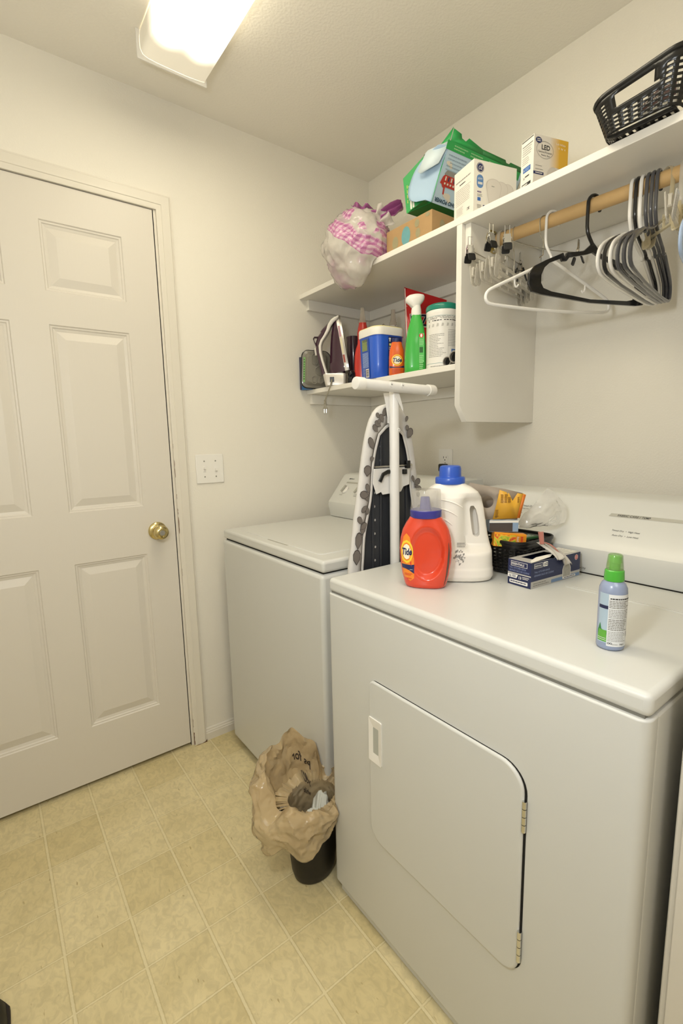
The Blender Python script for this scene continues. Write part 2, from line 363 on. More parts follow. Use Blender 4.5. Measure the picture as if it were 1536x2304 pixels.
# six-panel door
def build_door():
    x0, x1, z0, z1 = -1.7965, -.9958, .016, 2.035; yf = -.0015; th = .035
    xs = [x0, -1.687, -1.447, -1.3434, -1.1036, x1]; zs = [z0, .2241, .8261, 1.005, 1.6117, 1.7135, 1.9234, z1]
    b = MB()
    rings = [(0, 0), (.003, .0035), (.0075, .004), (.0105, .007), (.0145, .0078), (.019, .0095), (.044, .0022)]
    for i in range(5):
        for k in range(7):
            a, c, d, e = xs[i], xs[i+1], zs[k], zs[k+1]
            if i in (1, 3) and k in (1, 3, 5):
                secs = [[(a+w, yf+q, d+w), (c-w, yf+q, d+w), (c-w, yf+q, e-w), (a+w, yf+q, e-w)] for w, q in rings]
                b.loft(secs, DOOR, cap=False); n = len(b.v); b.f.append([n-4, n-3, n-2, n-1]); b.mi.append(0)
            else: b.add([(a, yf, d), (c, yf, d), (c, yf, e), (a, yf, e)], [(0, 1, 2, 3)], DOOR)
    b.add([(x0, yf, z0), (x1, yf, z0), (x1, yf, z1), (x0, yf, z1), (x0, yf+th, z0), (x1, yf+th, z0), (x1, yf+th, z1), (x0, yf+th, z1)],
          [(0, 1, 5, 4), (1, 2, 6, 5), (2, 3, 7, 6), (3, 0, 4, 7), (4, 5, 6, 7)], DOOR)
    o = b.build('door_1', angle=10, recalc=False); struct(o)
    bm = bmesh.new(); bm.from_mesh(o.data); bmesh.ops.remove_doubles(bm, verts=bm.verts, dist=1e-5); bmesh.ops.recalc_face_normals(bm, faces=bm.faces); bm.to_mesh(o.data); bm.free()
    o.data.set_sharp_from_angle(angle=radians(10))
    M = Matrix.Translation((-1.062, -.0015, .908)) @ RX(pi/2)
    k = MB().lathe([(0, 0), (.033, 0), (.0335, .003), (.031, .006), (.022, .009), (.0135, .0105)], BRASS, 36, M, cap=False).build('rosette', o, angle=50)
    k = MB().lathe([(.011, .009), (.0115, .022), (.013, .028), (.022, .034), (.0265, .042), (.0265, .052), (.0225, .060), (.014, .0625), (.0135, .061), (0, .061)], BRASS, 36, M, cap=False).build('door_knob', o, angle=50)
    bz = MB().lathe([(.0095, .0612), (.0095, .0635), (0, .0635)], CHROME, 24, M, cap=False); bz.box(-.0075, .0075, -.0018, .0018, .0635, .068, CHROME, M)
    bz.build('thumb_turn', k, label='steel privacy turn')
build_door()

# ================================================================ CEILING LIGHT
def ceiling_light():
    x0, x1, y0, y1 = -1.0806, -.873, -1.47, -.243
    t = thing('ceiling_light', 'long fluorescent wraparound ceiling light, switched on', 'ceiling light', (0, 0, H))
    b = MB().box(x0+.02, x1-.02, y0+.01, y1-.01, -.018, 0, PLW); b.build('fixture_body', t)
    m = bpy.data.materials.new('lit_diffuser'); m.use_nodes = True; nt = m.node_tree; N = nt.nodes; L = nt.links; p = N['Principled BSDF']
    p.inputs['Base Color'].default_value = lin('e8e2d4'); p.inputs['Roughness'].default_value = .3
    p.inputs['Emission Color'].default_value = LAMP_COLOR
    tc = N.new('ShaderNodeTexCoord'); sp = N.new('ShaderNodeSeparateXYZ'); L.new(tc.outputs['Object'], sp.inputs[0])
    def mth(op, a, b_=None, c=None):
        n = N.new('ShaderNodeMath'); n.operation = op
        for i, q in enumerate((a, b_, c)):
            if q is None: continue
            if isinstance(q, (int, float)): n.inputs[i].default_value = q
            else: L.new(q, n.inputs[i])
        return n.outputs[0]
    # tubes glow brighter through the lens; their sockets leave the last few cm dim
    endd = mth('SUBTRACT', y1-.015, sp.outputs[1]); cx = (x0+x1)/2
    tub = mth('COSINE', mth('MULTIPLY', mth('SUBTRACT', sp.outputs[0], cx), 2*pi/.095)); tub = mth('MULTIPLY_ADD', tub, -.28, .72)
    e = mth('SMOOTH_MIN', mth('MULTIPLY', endd, 6.5), 1.0, .15); e = mth('MAXIMUM', e, 0.035)
    e = mth('MULTIPLY', mth('POWER', e, 3.2), tub)
    sd = N.new('ShaderNodeMapRange'); sd.inputs[1].default_value = -.066; sd.inputs[2].default_value = -.048; sd.inputs[3].default_value = 1; sd.inputs[4].default_value = .42; L.new(sp.outputs[2], sd.inputs[0])   # the ribbed sides pass little light
    L.new(mth('MULTIPLY', mth('MULTIPLY', mth('MAXIMUM', e, .018), sd.outputs[0]), LAMP_STRENGTH), p.inputs['Emission Strength'])
    pr = [(x0+.012, -.004), (x0+.009, -.03), (x0+.010, -.05), (x0+.016, -.062), (x0+.03, -.067), (x0+.06, -.069), (x1-.06, -.069), (x1-.03, -.067), (x1-.008, -.064), (x1-.003, -.05), (x1-.003, -.03), (x1-.004, -.004)]
    MB().loft([[(x, y, z) for x, z in pr] for y in (y0+.006, y1-.003)], m, cap=False, closed=False).build('diffuser', t, angle=60, recalc=True)
    for nm, y in (('end_cap', y1), ('end_cap', y0)):
        q = [(x0, 0), (x0, -.0745), (x0+.002, -.0765), (x1-.002, -.0765), (x1, -.0745), (x1, 0)]
        c = MB().prism(q, 0, .004, PLW, frame((0, y+.002, 0), (1, 0, 0), (0, 0, 1))); c.build(nm, t, bevel=.0008)
ceiling_light()

# ================================================================ WASHER
CPROF = [(-.002, 0), (-.014, .048), (-.011, .064), (0, .076), (.082, .176), (.092, .181), (.108, .183), (.215, .183), (.235, .0)]  # console section (x, z) from its base line
def console(b, x, z, y0, y1, mt):
    # rounded cheeks: sections shrink a little at both ends
    secs = []
    for y, k in ((y0, .03), (y0+.004, .012), (y0+.012, 0), (y1-.012, 0), (y1-.004, .012), (y1, .03)):
        cx, cz = .11, .09
        secs.append([(x+cx+(px-cx)*(1-k), y, z+max(0, cz+(pz-cz)*(1-k)) if pz > .01 else z) for px, pz in CPROF])
    b.loft(secs, mt)
def face_frame(x, z, y): return frame((x, y, z+.076), (0, -1, 0), (.082, 0, .1))
def washer():
    x0, x1, y0, y1 = -.8436, -.16, -.765, -.087; zt = .8965
    t = thing('washing_machine', 'white top-loading washing machine beside the door wall', 'washing machine', (0, 0, 0))
    b = MB().box(x0, x1, y0, y1, .03, .857, ENAM).box(x0+.03, x1-.03, y0+.03, y1-.03, .0, .03, DARK); b.build('cabinet', t, bevel=.012, seg=4)
    MB().box(x0+.012, x1-.01, y0+.012, y1-.012, .85, .866, DARK).build('seam', t)
    MB().box(x0+.004, x1, y0, y1, .862, zt, ENAM).build('top_panel', t, bevel=.009, seg=4)
    l = MB(); l.prism(rrect(-.80, -.415, -.695, -.200, .02), zt-.004, zt+.0022, ENAM); lo = l.build('lid', t, bevel=.0018, seg=2)
    MB().box(-.8065, -.800, -.515, -.385, zt-.001, zt+.0008, PLG).build('finger_notch', lo)
    c = MB(); console(c, -.338, zt+.0025, y0+.005, -.105, ENAM); F = face_frame(-.338, zt+.0025, 0)
    # print: maker's mark, grey legend bar, little scales round the knobs
    c.prism([(.158+i*.006, .1085) for i in range(1)]+[(.166, .1135), (.174, .112), (.172, .1085)], 0, .0004, INK, F)
    c.txt('Maytag', .174, .1085, .0075, INK, F, bold=.02, shear=.3)
    c.flat([(.155, .086), (.159, .094), (.62, .094), (.62, .086)], PLG, F, z=.0005)
    for yy in (.165, .262, .37, .49):
        c.lines(yy-.01, yy+.012, .022, .027, 1, INKG, F, seed=int(yy*100)); c.disc(yy-.01, .074, .0015, .0015, INK, F)
        c.lines(yy+.022, yy+.034, .055, .064, 2, INKG, F, seed=int(yy*90)+1)
    c.build('console', t, angle=30); co_ = t.children[-1]
    for yy in (.177, .267, .37, .49):
        Fk = F @ T(yy, .051, 0)
        k = MB().lathe([(.0185, 0), (.0185, .006), (.0165, .0085), (0, .0085)], PLW, 28, Fk, cap=False).box(-.0045, .0045, -.017, .017, .008, .0165, PLG, Fk @ RZ(-.25)); k.build('knob', co_, bevel=.0008)
washer()

# ================================================================ DRYER
def dryer():
    x0, x1, y0, y1 = -.899, -.16, -1.594, -.867; zt = .8855
    t = thing('clothes_dryer', 'white front-loading clothes dryer with detergents and boxes on its top', 'clothes dryer', (0, 0, 0))
    b = MB()
    b.prism(rrect(x0+.036, x1, y0+.001, y1-.001, .004), .012, .846, ENAM)                       # side and back shell
    b.build('cabinet', t, bevel=.003, seg=2)
    f = MB(); f.prism(rrect(x0, x0+.034, y0, y1, [.016, .003, .003, .016], 6), .03, .8485, ENAM)
    fp = f.build('front_panel', t, bevel=.006, seg=4)
    MB().box(x0+.05, x1-.03, y0+.03, y1-.03, .0, .03, DARK).box(x0+.010, x0+.05, y0+.012, y1-.02, .002, .03, ENAM).build('toe_base', t)
    MB().box(x0+.008, x1-.01, y0+.008, y1-.008, .842, .856, mat('seam_grey', '77756c', .7)).build('seam', t)
    tp = MB().box(x0+.004, x1, y0, y1, .851, zt, ENAM).build('top_panel', t, bevel=.010, seg=5)
    li = MB(); li.prism(rrect(-.530, -.423, -1.57, -1.282, .010), zt-.003, zt+.0016, ENAM).prism(rrect(-.522, -.431, -1.56, -1.29, .006), zt+.0015, zt+.0026, ENAM)
    li.build('lint_filter_lid', tp, bevel=.001)
    for (a, c_) in ((-1.18, -.62), (-1.06, -.70)):
        ch = MB(); ch.flat([(a, c_), (a+.002, c_+.0012), (a+.006, c_+.0003), (a+.003, c_-.0006)], INKG, Matrix(((0, 1, 0, 0), (1, 0, 0, 0), (0, 0, 1, zt), (0, 0, 0, 1))), z=.0002)
        ch.build('scratch', tp)
    # loading door
    F = frame((x0, 0, 0), (0, -1, 0), (0, 0, 1))      # u = -y, v = z
    d = MB(); d.prism(rrect(1.0315, 1.4245, .279, .683, [.04, .035, .045, .017], 8), -.002, .0065, ENAM, F)
    dr = d.build('door', t, bevel=.0062, seg=5, angle=50)
    g = MB(); g.prism(rrect(1.0335, 1.4285, .2815, .6840, [.04, .036, .047, .018], 8), -.0022, .0006, DARK, F); g.build('door_gap', dr)
    h = MB(); A = [(1.0335, 1.0765, .4865, .5945), (1.040, 1.070, .497, .583)]
    pts = [rrect(a, c_, e, g_, .0025, 2) for a, c_, e, g_ in A]; zs = [[(p[0], p[1], .0062) for p in pts[0]], [(p[0], p[1], .0095) for p in pts[0]], [(p[0], p[1], .0085) for p in pts[1]], [(p[0]*.6+1.055*.4, p[1]*.75+.54*.25, .0066) for p in pts[1]]]
    h.loft(zs, PLW, F, cap=False); n = len(pts[0]); h.add(zs[-1], [tuple(range(n))], mat('cup_grey', 'b4b6ae', .35), F)
    h.build('door_handle', dr, angle=20, label='recessed white pull with a grey cup')
    for z0_, z1_ in ((.572, .630), (.318, .380)):
        hg = MB(); q = z0_
        for k in range(4):
            q2 = z0_+(z1_-z0_)*(k+1)/4; hg.tube([(x0-.005, -1.4265, q+.0006), (x0-.005, -1.4265, q2-.0006)], .0038, CHROME, 12); q = q2
        hg.build('hinge', dr, label='bare metal hinge barrel')
    c = MB(); X0 = -.388; console(c, X0, zt+.0025, y0+.002, y1-.004, ENAM)
    F2 = face_frame(X0, zt+.0025, 0)
    c.flat([(1.2855, .0815), (1.290, .0905), (1.56, .0905), (1.56, .0815)], PLG, F2, z=.0005)
    c.txt('FABRIC CARE / TEMP', 1.305, .0832, .0078, INK, F2, z=.0009, shear=.25, bold=.012)
    c.txt('Timed Dry  \u2022  High Heat', 1.305, .0415, .0062, INK, F2, shear=.25)
    c.txt('Auto Dry  \u2022  Low Heat', 1.3095, .0285, .0062, INK, F2, shear=.25)
    c.txt('Timed Dry', 1.046, .0840, .0085, INK, F2, shear=.2); c.txt('High Heat', 1.052, .0765, .005, INKG, F2, shear=.2)
    c.disc(1.055, .063, .002, .001, INKG, F2); c.disc(1.056, .052, .002, .001, INKG, F2)
    F3 = frame((X0-.0025, 0, zt+.0025), (0, -1, 0), (-.012, 0, .048))
    c.txt('Large Capacity', 1.209, .010, .0092, INK, F3, z=.0012, shear=.15)
    c.build('console', t, angle=30)
    MB().box(X0-.003, X0+.22, y0+.006, y1-.008, zt-.001, zt+.003, DARK).build('console_gasket', t)
dryer()

# ================================================================ SHELVING
def cleat(b, x0, x1, y0, y1, z0, z1): b.box(x0, x1, y0, y1, z0, z1, SHELF)
UZ, LZ = 1.850, 1.452
def shelves():
    t = thing('wall_shelf', 'long white upper shelf running along the right wall', 'shelf', (0, 0, UZ))
    MB().box(-.398, -.0005, YF+.001, -.0005, -.0185, 0, SHELF).build('board', t, bevel=.0012)
    MB().box(-.364, -.001, -.019, -.0005, -.0605, -.0187, SHELF).build('cleat', t, bevel=.001)
    MB().box(-.019, -.0005, -.848, -.0195, -.0605, -.0187, SHELF).build('cleat', t, bevel=.001)
    MB().box(-.019, -.0005, YF+.002, -.889, -.0605, -.0187, SHELF).build('cleat', t, bevel=.001)
    t = thing('wall_shelf', 'short white lower shelf in the corner, holding the iron and cleaners', 'shelf', (0, 0, LZ))
    MB().box(-.3765, -.0005, -.8485, -.0005, -.0185, 0, SHELF).build('board', t, bevel=.0012)
    MB().box(-.3614, -.001, -.019, -.0005, -.0600, -.0187, SHELF).build('cleat', t, bevel=.001)
    MB().box(-.019, -.0005, -.848, -.0195, -.0600, -.0187, SHELF).build('cleat', t, bevel=.001)
    t = thing('shelf_divider', 'white vertical divider board with a clipped bottom corner, between shelf bay and closet rod', 'shelf divider', (0, 0, 0))
    M = frame((0, -.868, 0), (1, 0, 0), (0, 0, 1))
    MB().prism([(-.398, 1.3254), (-.3637, 1.2754), (-.0006, 1.2754), (-.0006, 1.8312), (-.398, 1.8312)], -.0190, 0, SHELF, M).build('panel', t, bevel=.001)
    MB().box(-.3834, -.001, -.8876, -.8685, 1.741, 1.8312, SHELF).build('cleat', t, bevel=.001)
shelves()
RODX, RODR = -.28, .0165
def rodz(y): return 1.8015 + (y+.868)*.030
def rod():
    t = thing('closet_rod', 'round wooden closet rod under the upper shelf', 'closet rod', (0, 0, 0))
    wd = mat('rod_wood', 'cba873', .5, var=(14, .1), bump=(40, .1, .0006, 3, (6, .4, 6)))
    y0, y1 = -.8895, YF+.001
    MB().tube([(RODX, y0, rodz(y0)), (RODX, y1, rodz(y1))], RODR, wd, 28).build('rod', t)
    for y, s in ((-.8878, -1), (YF+.0005, 1)):
        M = Matrix.Translation((RODX, y, rodz(y))) @ RX(pi/2 if s < 0 else -pi/2)
        f = MB().lathe([(0.0, 0), (.033, 0), (.033, .0015), (.0215, .002), (.0205, .016), (.0187, .016), (.0185, .002)], BRASS, 30, M, cap=False)
        for a in (.6, 2.7, 4.8): f.lathe([(.0035, .0015), (.003, .003), (0, .003)], CHROME, 10, M @ T(.027*cos(a), .027*sin(a), 0), cap=False)
        f.build('rod_socket', t, angle=40, label='brass cup socket')
rod()

# ================================================================ WALL PLATES
def plates():
    t = thing('light_switch', 'white double toggle switch plate beside the door casing', 'light switch', (-.8438, 0, 1.1284))
    MB().box(-.0563, .0563, -.0058, -.0003, -.0567, .0567, PLW).build('plate', t, bevel=.003, seg=3)
    for x in (-.023, .023):
        MB().box(x-.0055, x+.0055, -.0068, -.005, -.0125, .0125, PLW).box(x-.0038, x+.0038, -.015, -.006, -.001, .009, PLW, T(0, 0, 0) if x < 0 else T(0, 0, -.008)).build('toggle', t, bevel=.0008)
    for x in (-.023, .023):
        for z in (-.0305, .0305):
            sc = MB(); M = frame((x, -.0058, z), (1, 0, 0), (0, 0, 1)); sc.lathe([(.0032, 0), (.0028, .0011), (0, .0011)], PLG, 12, M, cap=False).rect(-.0026, .0026, -.0004, .0004, DARK, M, z=.0013); sc.build('screw', t)
    t = thing('wall_outlet', 'white duplex wall outlet above the washer and dryer', 'outlet', (0, -.479, 1.1265))
    F = frame((0, 0, 0), (0, -1, 0), (0, 0, 1))
    MB().prism(rrect(-.036, .036, -.0573, .0573, .002), .0003, .0055, PLW, F).build('plate', t, bevel=.0025, seg=3)
    for z in (.0195, -.0195):
        r_ = MB().prism(rrect(-.0165, .0165, z-.0140, z+.0140, .009, 4), .005, .0068, PLW, F)
        r_.rect(-.0085, -.0060, z-.001, z+.0075, DARK, F, z=.0071).rect(.0060, .0082, z, z+.0068, DARK, F, z=.0071).disc(0, z-.0075, .0026, .0026, DARK, F, z=.0071, n=12); r_.build('receptacle', t)
    MB().lathe([(.0032, .0055), (.0028, .0066), (0, .0066)], PLG, 12, F, cap=False).build('screw', t)
    t = thing('power_plug', 'black power plug in the lower socket of the outlet, behind the blue-capped jug', 'plug', (0, -.479, 1.107))
    MB().prism(rrect(-.0165, .018, -.016, .016, .006, 4), .0075, .030, BLK, F).build('plug_body', t, bevel=.002)
    MB().tube([(-.026, 0, -.012), (-.028, -.002, -.03), (-.022, -.006, -.06), (-.018, -.008, -.12), (-.02, -.008, -.3)], .0035, BLK, 8).build('cord', t)
plates()
# ================================================================ THINGS ON THE DRYER
DT = .8857
def noisef(p, s, a): return a*noise.noise(Vector(p)*s)
def tide_jug():
    t = thing('detergent_bottle', 'orange-red liquid laundry detergent bottle with a clear measuring cap, on the dryer', 'detergent bottle', (-.761, -1.072, DT), atan2(-.8, .6))
    OR = mat('orange_red_plastic', 'd8452a', .22, coat=.4)
    t.scale = (.965, .93, 1.0)
    prof = [(0, .043, .026), (.002, .047, .030), (.008, .050, .033), (.03, .056, .036), (.06, .0605, .0375), (.09, .0622, .038), (.115, .0600, .037), (.135, .0545, .0345), (.15, .0465, .0325), (.160, .0395, .0315), (.165, .0365, .031)]
    def W(z):
        for i in range(len(prof)-1):
            a, b = prof[i], prof[i+1]
            if z <= b[0]: k = (z-a[0])/(b[0]-a[0]); return a[1]+(b[1]-a[1])*k, a[2]+(b[2]-a[2])*k
        return prof[-1][1:]
    def dent(x, z):
        cx, cz = .006, .083; u = (x-cx)/.041; v = (z-cz)/.062; q = u*u+v*v
        if q >= 1: return 0
        ramp = min(1, (1-q)*2.6); left = max(0, min(1, (u+.9)/1.3))
        return .017*ramp*(.45+.55*left)*(1-.25*max(0, v))
    def surfy(x, z):
        a, b = W(z); xx = min(.999, abs(x)/a); p = 2.4; return -b*(1-xx**p)**(1/p)+dent(x, z)
    b = MB(); secs = []; NZ = 56
    zz = [.165*((i/NZ)**1) for i in range(NZ+1)]; zz[1] = .002
    for z in zz:
        a, c = W(z); q = []
        for x, y in sellipse(a, c, 96, 2.4):
            if y < 0: y = min(y+dent(x, z), 0)
            q.append((x, y, z))
        secs.append(q)
    b.loft(secs, OR); b.build('bottle', t, angle=60); bo = t.children[-1]
    # label on the left of the face
    fn = lambda p: (p.x, surfy(p.x, p.y)-.0004-p.z, p.y)
    def patch(l, poly, mt, z=0):
        # fan split into strips for a curved surface
        xs = [p[0] for p in poly]; ys = [p[1] for p in poly]; n = 14
        y0, y1 = min(ys), max(ys)
        def span(y):
            h = []
            for i in range(len(poly)):
                (xa, ya), (xb, yb) = poly[i], poly[(i+1) % len(poly)]
                if (ya-y)*(yb-y) <= 0 and ya != yb: h.append(xa+(xb-xa)*(y-ya)/(yb-ya))
            return (min(h), max(h)) if h else (0, 0)
        v = []; f = []
        for i in range(n+1):
            y = y0+(y1-y0)*min(.999, max(.001, i/n)); a, c = span(y)
            for k in range(7): v.append((a+(c-a)*k/6, y, z))
        for i in range(n):
            for k in range(6): f.append((i*7+k, i*7+k+1, (i+1)*7+k+1, (i+1)*7+k))
        l.add(v, f, mt, None, fn)
    l = MB(); LO = mat('label_orange', 'f08a2c', .35); LY = mat('label_yellow', 'f4d23c', .35); 
    patch(l, [(-.050, .028), (-.055, .06), (-.056, .09), (-.0500, .12), (-.0425, .128), (-.034, .12), (-.030, .10), (-.025, .075), (-.0235, .05), (-.0235, .022), (-.033, .017), (-.044, .02)], LO)
    def circ(cx, cy, r1, r2): return [(cx+r1*cos(2*pi*i/24), cy+r2*sin(2*pi*i/24)) for i in range(24)]
    patch(l, circ(-.0415, .086, .0150, .0270), LY, .0003); patch(l, circ(-.0415, .086, .0120, .0215), LO, .0005); patch(l, circ(-.0415, .086, .0100, .0180), mat('label_cream', 'f6eed2', .35), .0007)
    l.txt('Tide', -.0415, .0790, .0215, mat('tide_blue', '1b1f55', .35), None, .0011, fn, 'CENTER', bold=.035, sx=.62, shear=.15)
    patch(l, [(-.0545, .056), (-.0535, .046), (-.037, .044), (-.0235, .036), (-.0235, .056), (-.034, .052), (-.045, .0525)], NAVY, .0004)
    l.lines(-.047, -.026, .030, .036, 2, RED, None, .0005, 3, fn=fn); l.lines(-.042, -.027, .021, .025, 1, RED, None, .0005, 5, fn=fn); l.lines(-.034, -.0255, .044, .046, 1, CARDW, None, .0008, 5, fn=fn)
    l.build('label', bo, recalc=False, label='orange and yellow brand label')
    g = MB(); A = []
    for z in [i*.1/14+.008 for i in range(15)]:
        a, c = W(z); w = .0032*sin(pi*(z-.005)/.106)+.0004
        for k in (-1, 1): ang = -.50+k*w/.045; p = 2.4; cc, ss = cos(ang), sin(ang); A.append((a*math.copysign(abs(cc)**(2/p), cc)*1.008, c*math.copysign(abs(ss)**(2/p), ss)*1.012, z))
    g.add(A, [(2*i, 2*i+1, 2*i+3, 2*i+2) for i in range(14)], mat('level_window', '5d4d45', .3)); g.build('level_window', bo, recalc=False)
    NV = mat('violet_blue_plastic', '3b3a8c', .25)
    cy = 0
    MB().lathe([(.0362, .163), (.0372, .165), (.0372, .179), (.035, .181), (.0, .181)], NV, 40, cap=False).build('collar', t)
    MB().prism([(-.0135, -.012), (.0125, -.012), (.0145, .0), (.0125, .012), (-.0135, .012)], .18, .21, NV).build('spout', t, bevel=.002); sp = t.children[-1]
    for v in sp.data.vertices:
        if v.co.z > .2: v.co.x = v.co.x*.72-.002; v.co.y *= .7
    CL = film('clear_cap_plastic', 'e4e0d4', .20, .05, .4)
    MB().lathe([(.0362, .180), (.0362, .184), (.0352, .186), (.0345, .224), (.0332, .2265), (0, .2268)], CL, 40, cap=False).build('measuring_cap', t, solid=.0009, label='clear plastic measuring cap')
    return t
tide_jug()

def white_jug():
    t = thing('detergent_bottle', 'large white plastic jug with a blue cap and moulded handle, behind the orange-red bottle', 'detergent bottle', (-.632, -1.089, DT), atan2(-.7, .7))
    WJ = mat('jug_white', 'ebe6dd', .3, sss=.15)
    prof = [(0, -.108, .050, .045), (.003, -.114, .056, .052), (.012, -.118, .061, .055), (.03, -.118, .0605, .055), (.034, -.117, .059, .054), (.072, -.117, .0570, .054), (.090, -.116, .052, .053), (.11, -.115, .047, .052), (.14, -.113, .042, .051), (.175, -.110, .0365, .049), (.200, -.106, .030, .045), (.213, -.100, .022, .040), (.224, -.090, .007, .034), (.230, -.080, -.006, .030), (.233, -.076, -.010, .029)]
    b = MB(); secs = []
    def prf(z):
        for i in range(len(prof)-1):
            a, c = prof[i], prof[i+1]
            if z <= c[0]: k = (z-a[0])/(c[0]-a[0]); return [a[j]+(c[j]-a[j])*k for j in (1, 2, 3)]
        return prof[-1][1:]
    zs = sorted(set([p[0] for p in prof]+[i*.233/44 for i in range(45)]))
    for z in zs:
        l, r, d = prf(z); q = []
        for x, y in sellipse((r-l)/2, d, 72, 3.0):
            X = x+(l+r)/2
            # handle region is pinched
            hx = max(0, min(1, (X+.028)/.022)); hz = max(0, min(1, (z-.066)/.022))*max(0, min(1, (.215-z)/.03))
            k = hx*hz; k = k*k*(3-2*k); yy = y*(1-.58*k)
            q.append((X, yy, z))
        secs.append(q)
    b.loft(secs, WJ)
    c = MB(); cp = []
    for z, x0_, x1_ in ((.105, .0165, .0215), (.110, .010, .026), (.13, .006, .0250), (.155, .003, .0215), (.172, .0015, .0165), (.180, .004, .011)):
        cp.append((z, x0_, x1_))
    pts = [(x0_, z) for z, x0_, x1_ in cp]+[(x1_, z) for z, x0_, x1_ in cp[::-1]]
    c.prism(pts, -.012, .08, WJ, frame((0, 0, 0), (1, 0, 0), (0, 0, 1))); co2 = c.build('cutter')
    o = b.build('jug', t, angle=50, cut=[co2]); q = o.modifiers.new('bevel', 'BEVEL'); q.width = .004; q.segments = 3; q.limit_method = 'ANGLE'; q.angle_limit = radians(50)
    l = MB()
    fn = lambda p: (p.x, -prf(p.y)[2]*(1-min(.999, abs((p.x-(prf(p.y)[0]+prf(p.y)[1])/2)/((prf(p.y)[1]-prf(p.y)[0])/2)))**3)**(1/3)-.0006-p.z, p.y)
    l.lines(-.030, -.008, .086, .098, 3, INK, None, 0, 5, fn=fn, fill=.35); 
    r = random.Random(2)
    for i in range(60):
        a = r.uniform(0, 6.28); d = r.uniform(0, 1)**.6; x = -.024+.0125*d*cos(a); z = .062+.019*d*sin(a); w = r.uniform(.0006, .0024)
        l.add([(x-w, z-w*.8, 0), (x+w*.6, z-w, 0), (x+w, z+w, 0), (x-w*.7, z+w*.6, 0)], [(0, 1, 2, 3)], INKG, None, fn)
    l.build('print', o, recalc=False)
    for k in range(3):   # moulded finger ribs
        pts = [fn(Vector((-.075+.058*i/10-.012*k*i/10, .2-.021*k-.018*(i/10)**2-.002, 0))) for i in range(11)]
        MB().tube(pts, [.0004+.0016*sin(pi*i/10) for i in range(11)], WJ, 8).build('rib', o)
    CB = mat('cap_blue', '2f57b8', .28)
    M = T(-.043, 0, 0)
    MB().lathe([(.027, .231), (.0345, .232), (.0352, .236), (.0352, .245), (.0335, .248), (.0265, .249), (.026, .252), (.0258, .268), (.0240, .2735), (.019, .2755), (0, .276)], CB, 40, M, cap=False).build('cap', t, angle=35)
white_jug()

def basket(name, parent, w, d, h, mt, nx, ny, nz, taper, r=.02, rimf=None, slot=None, hole=.5):
    """woven plastic basket; local: centre of the base at origin"""
    per0 = rrect(-w/2, w/2, -d/2, d/2, r, 4)
    # resample perimeter into even columns
    def resample(P, n):
        L = [0]
        for i in range(len(P)): L.append(L[-1]+sqrt((P[(i+1) % len(P)][0]-P[i][0])**2+(P[(i+1) % len(P)][1]-P[i][1])**2))
        out = []; tot = L[-1]
        for k in range(n):
            s_ = tot*k/n; i = max(j for j in range(len(P)) if L[j] <= s_+1e-9); q = (s_-L[i])/max(1e-9, L[i+1]-L[i]); a, b = P[i], P[(i+1) % len(P)]
            out.append((a[0]+(b[0]-a[0])*q, a[1]+(b[1]-a[1])*q))
        return out
    n = 2*(nx+ny)*2; P = resample(per0, n); rimf = rimf or (lambda x, y: 1.0)
    def pt(i, v):
        x, y = P[i % n]; k = 1+taper*v; kx = (w/2+taper*v)/(w/2); ky = (d/2+taper*v)/(d/2); 
        return (x*kx, y*ky, .004+v*h*rimf(x, y))
    vs = [0, .06]; rows = nz
    for j in range(rows): vs += [.06+.78*(j+hole)/rows, .06+.78*(j+1)/rows]
    vs += [1.0]
    b = MB(); V = [pt(i, v) for v in vs for i in range(n)]; F = []
    for j in range(len(vs)-1):
        for i in range(n):
            ho = (j >= 1 and j % 2 == 1 and j < len(vs)-2 and i % 2 == 0)
            vm = (vs[j]+vs[j+1])/2; x, y, z = pt(i, vm)
            if slot:
                s_ = slot(x, y, vm)
                if s_ == 1: ho = True
                elif s_ == 2: ho = False
            if ho: continue
            F.append((j*n+i, j*n+(i+1) % n, (j+1)*n+(i+1) % n, (j+1)*n+i))
    b.add(V, F, mt)
    side = b.build('woven_side', parent, solid=.0022, angle=20)
    fl = MB(); m_ = 9; xs = [-w/2+r*.3+(w-.6*r)*i/(2*m_) for i in range(2*m_+1)]; ys = [-d/2+r*.3+(d-.6*r)*i/(2*m_) for i in range(2*m_+1)]
    vv = [(x, y, .004) for y in ys for x in xs]; ff = []; q = 2*m_+1
    for j in range(2*m_):
        for i in range(2*m_):
            if i % 2 and j % 2: continue
            ff.append((j*q+i, j*q+i+1, (j+1)*q+i+1, (j+1)*q+i))
    fl.add(vv, ff, mt); fl.build('basket_floor', parent, solid=.003)
    rm = MB(); pts = [Vector(pt(i, 1.0)) for i in range(n)]; rm.tube(pts, .0026, mt, 8, closed=True, rb=.0048, up=(0, 0, 1)); rm.build('rim', parent)

def dryer_basket():
    t = thing('storage_basket', 'small black woven plastic basket full of boxes, on the dryer against its console', 'basket', (-.4830, -1.0965, DT), 0)
    basket('b', t, .122, .150, .082, BLK, 9, 10, 7, .021, .022, hole=.42)
dryer_basket()

def boxmesh(b, w, d, h, mt, M=None): b.box(-w/2, w/2, -d/2, d/2, 0, h, mt, M)
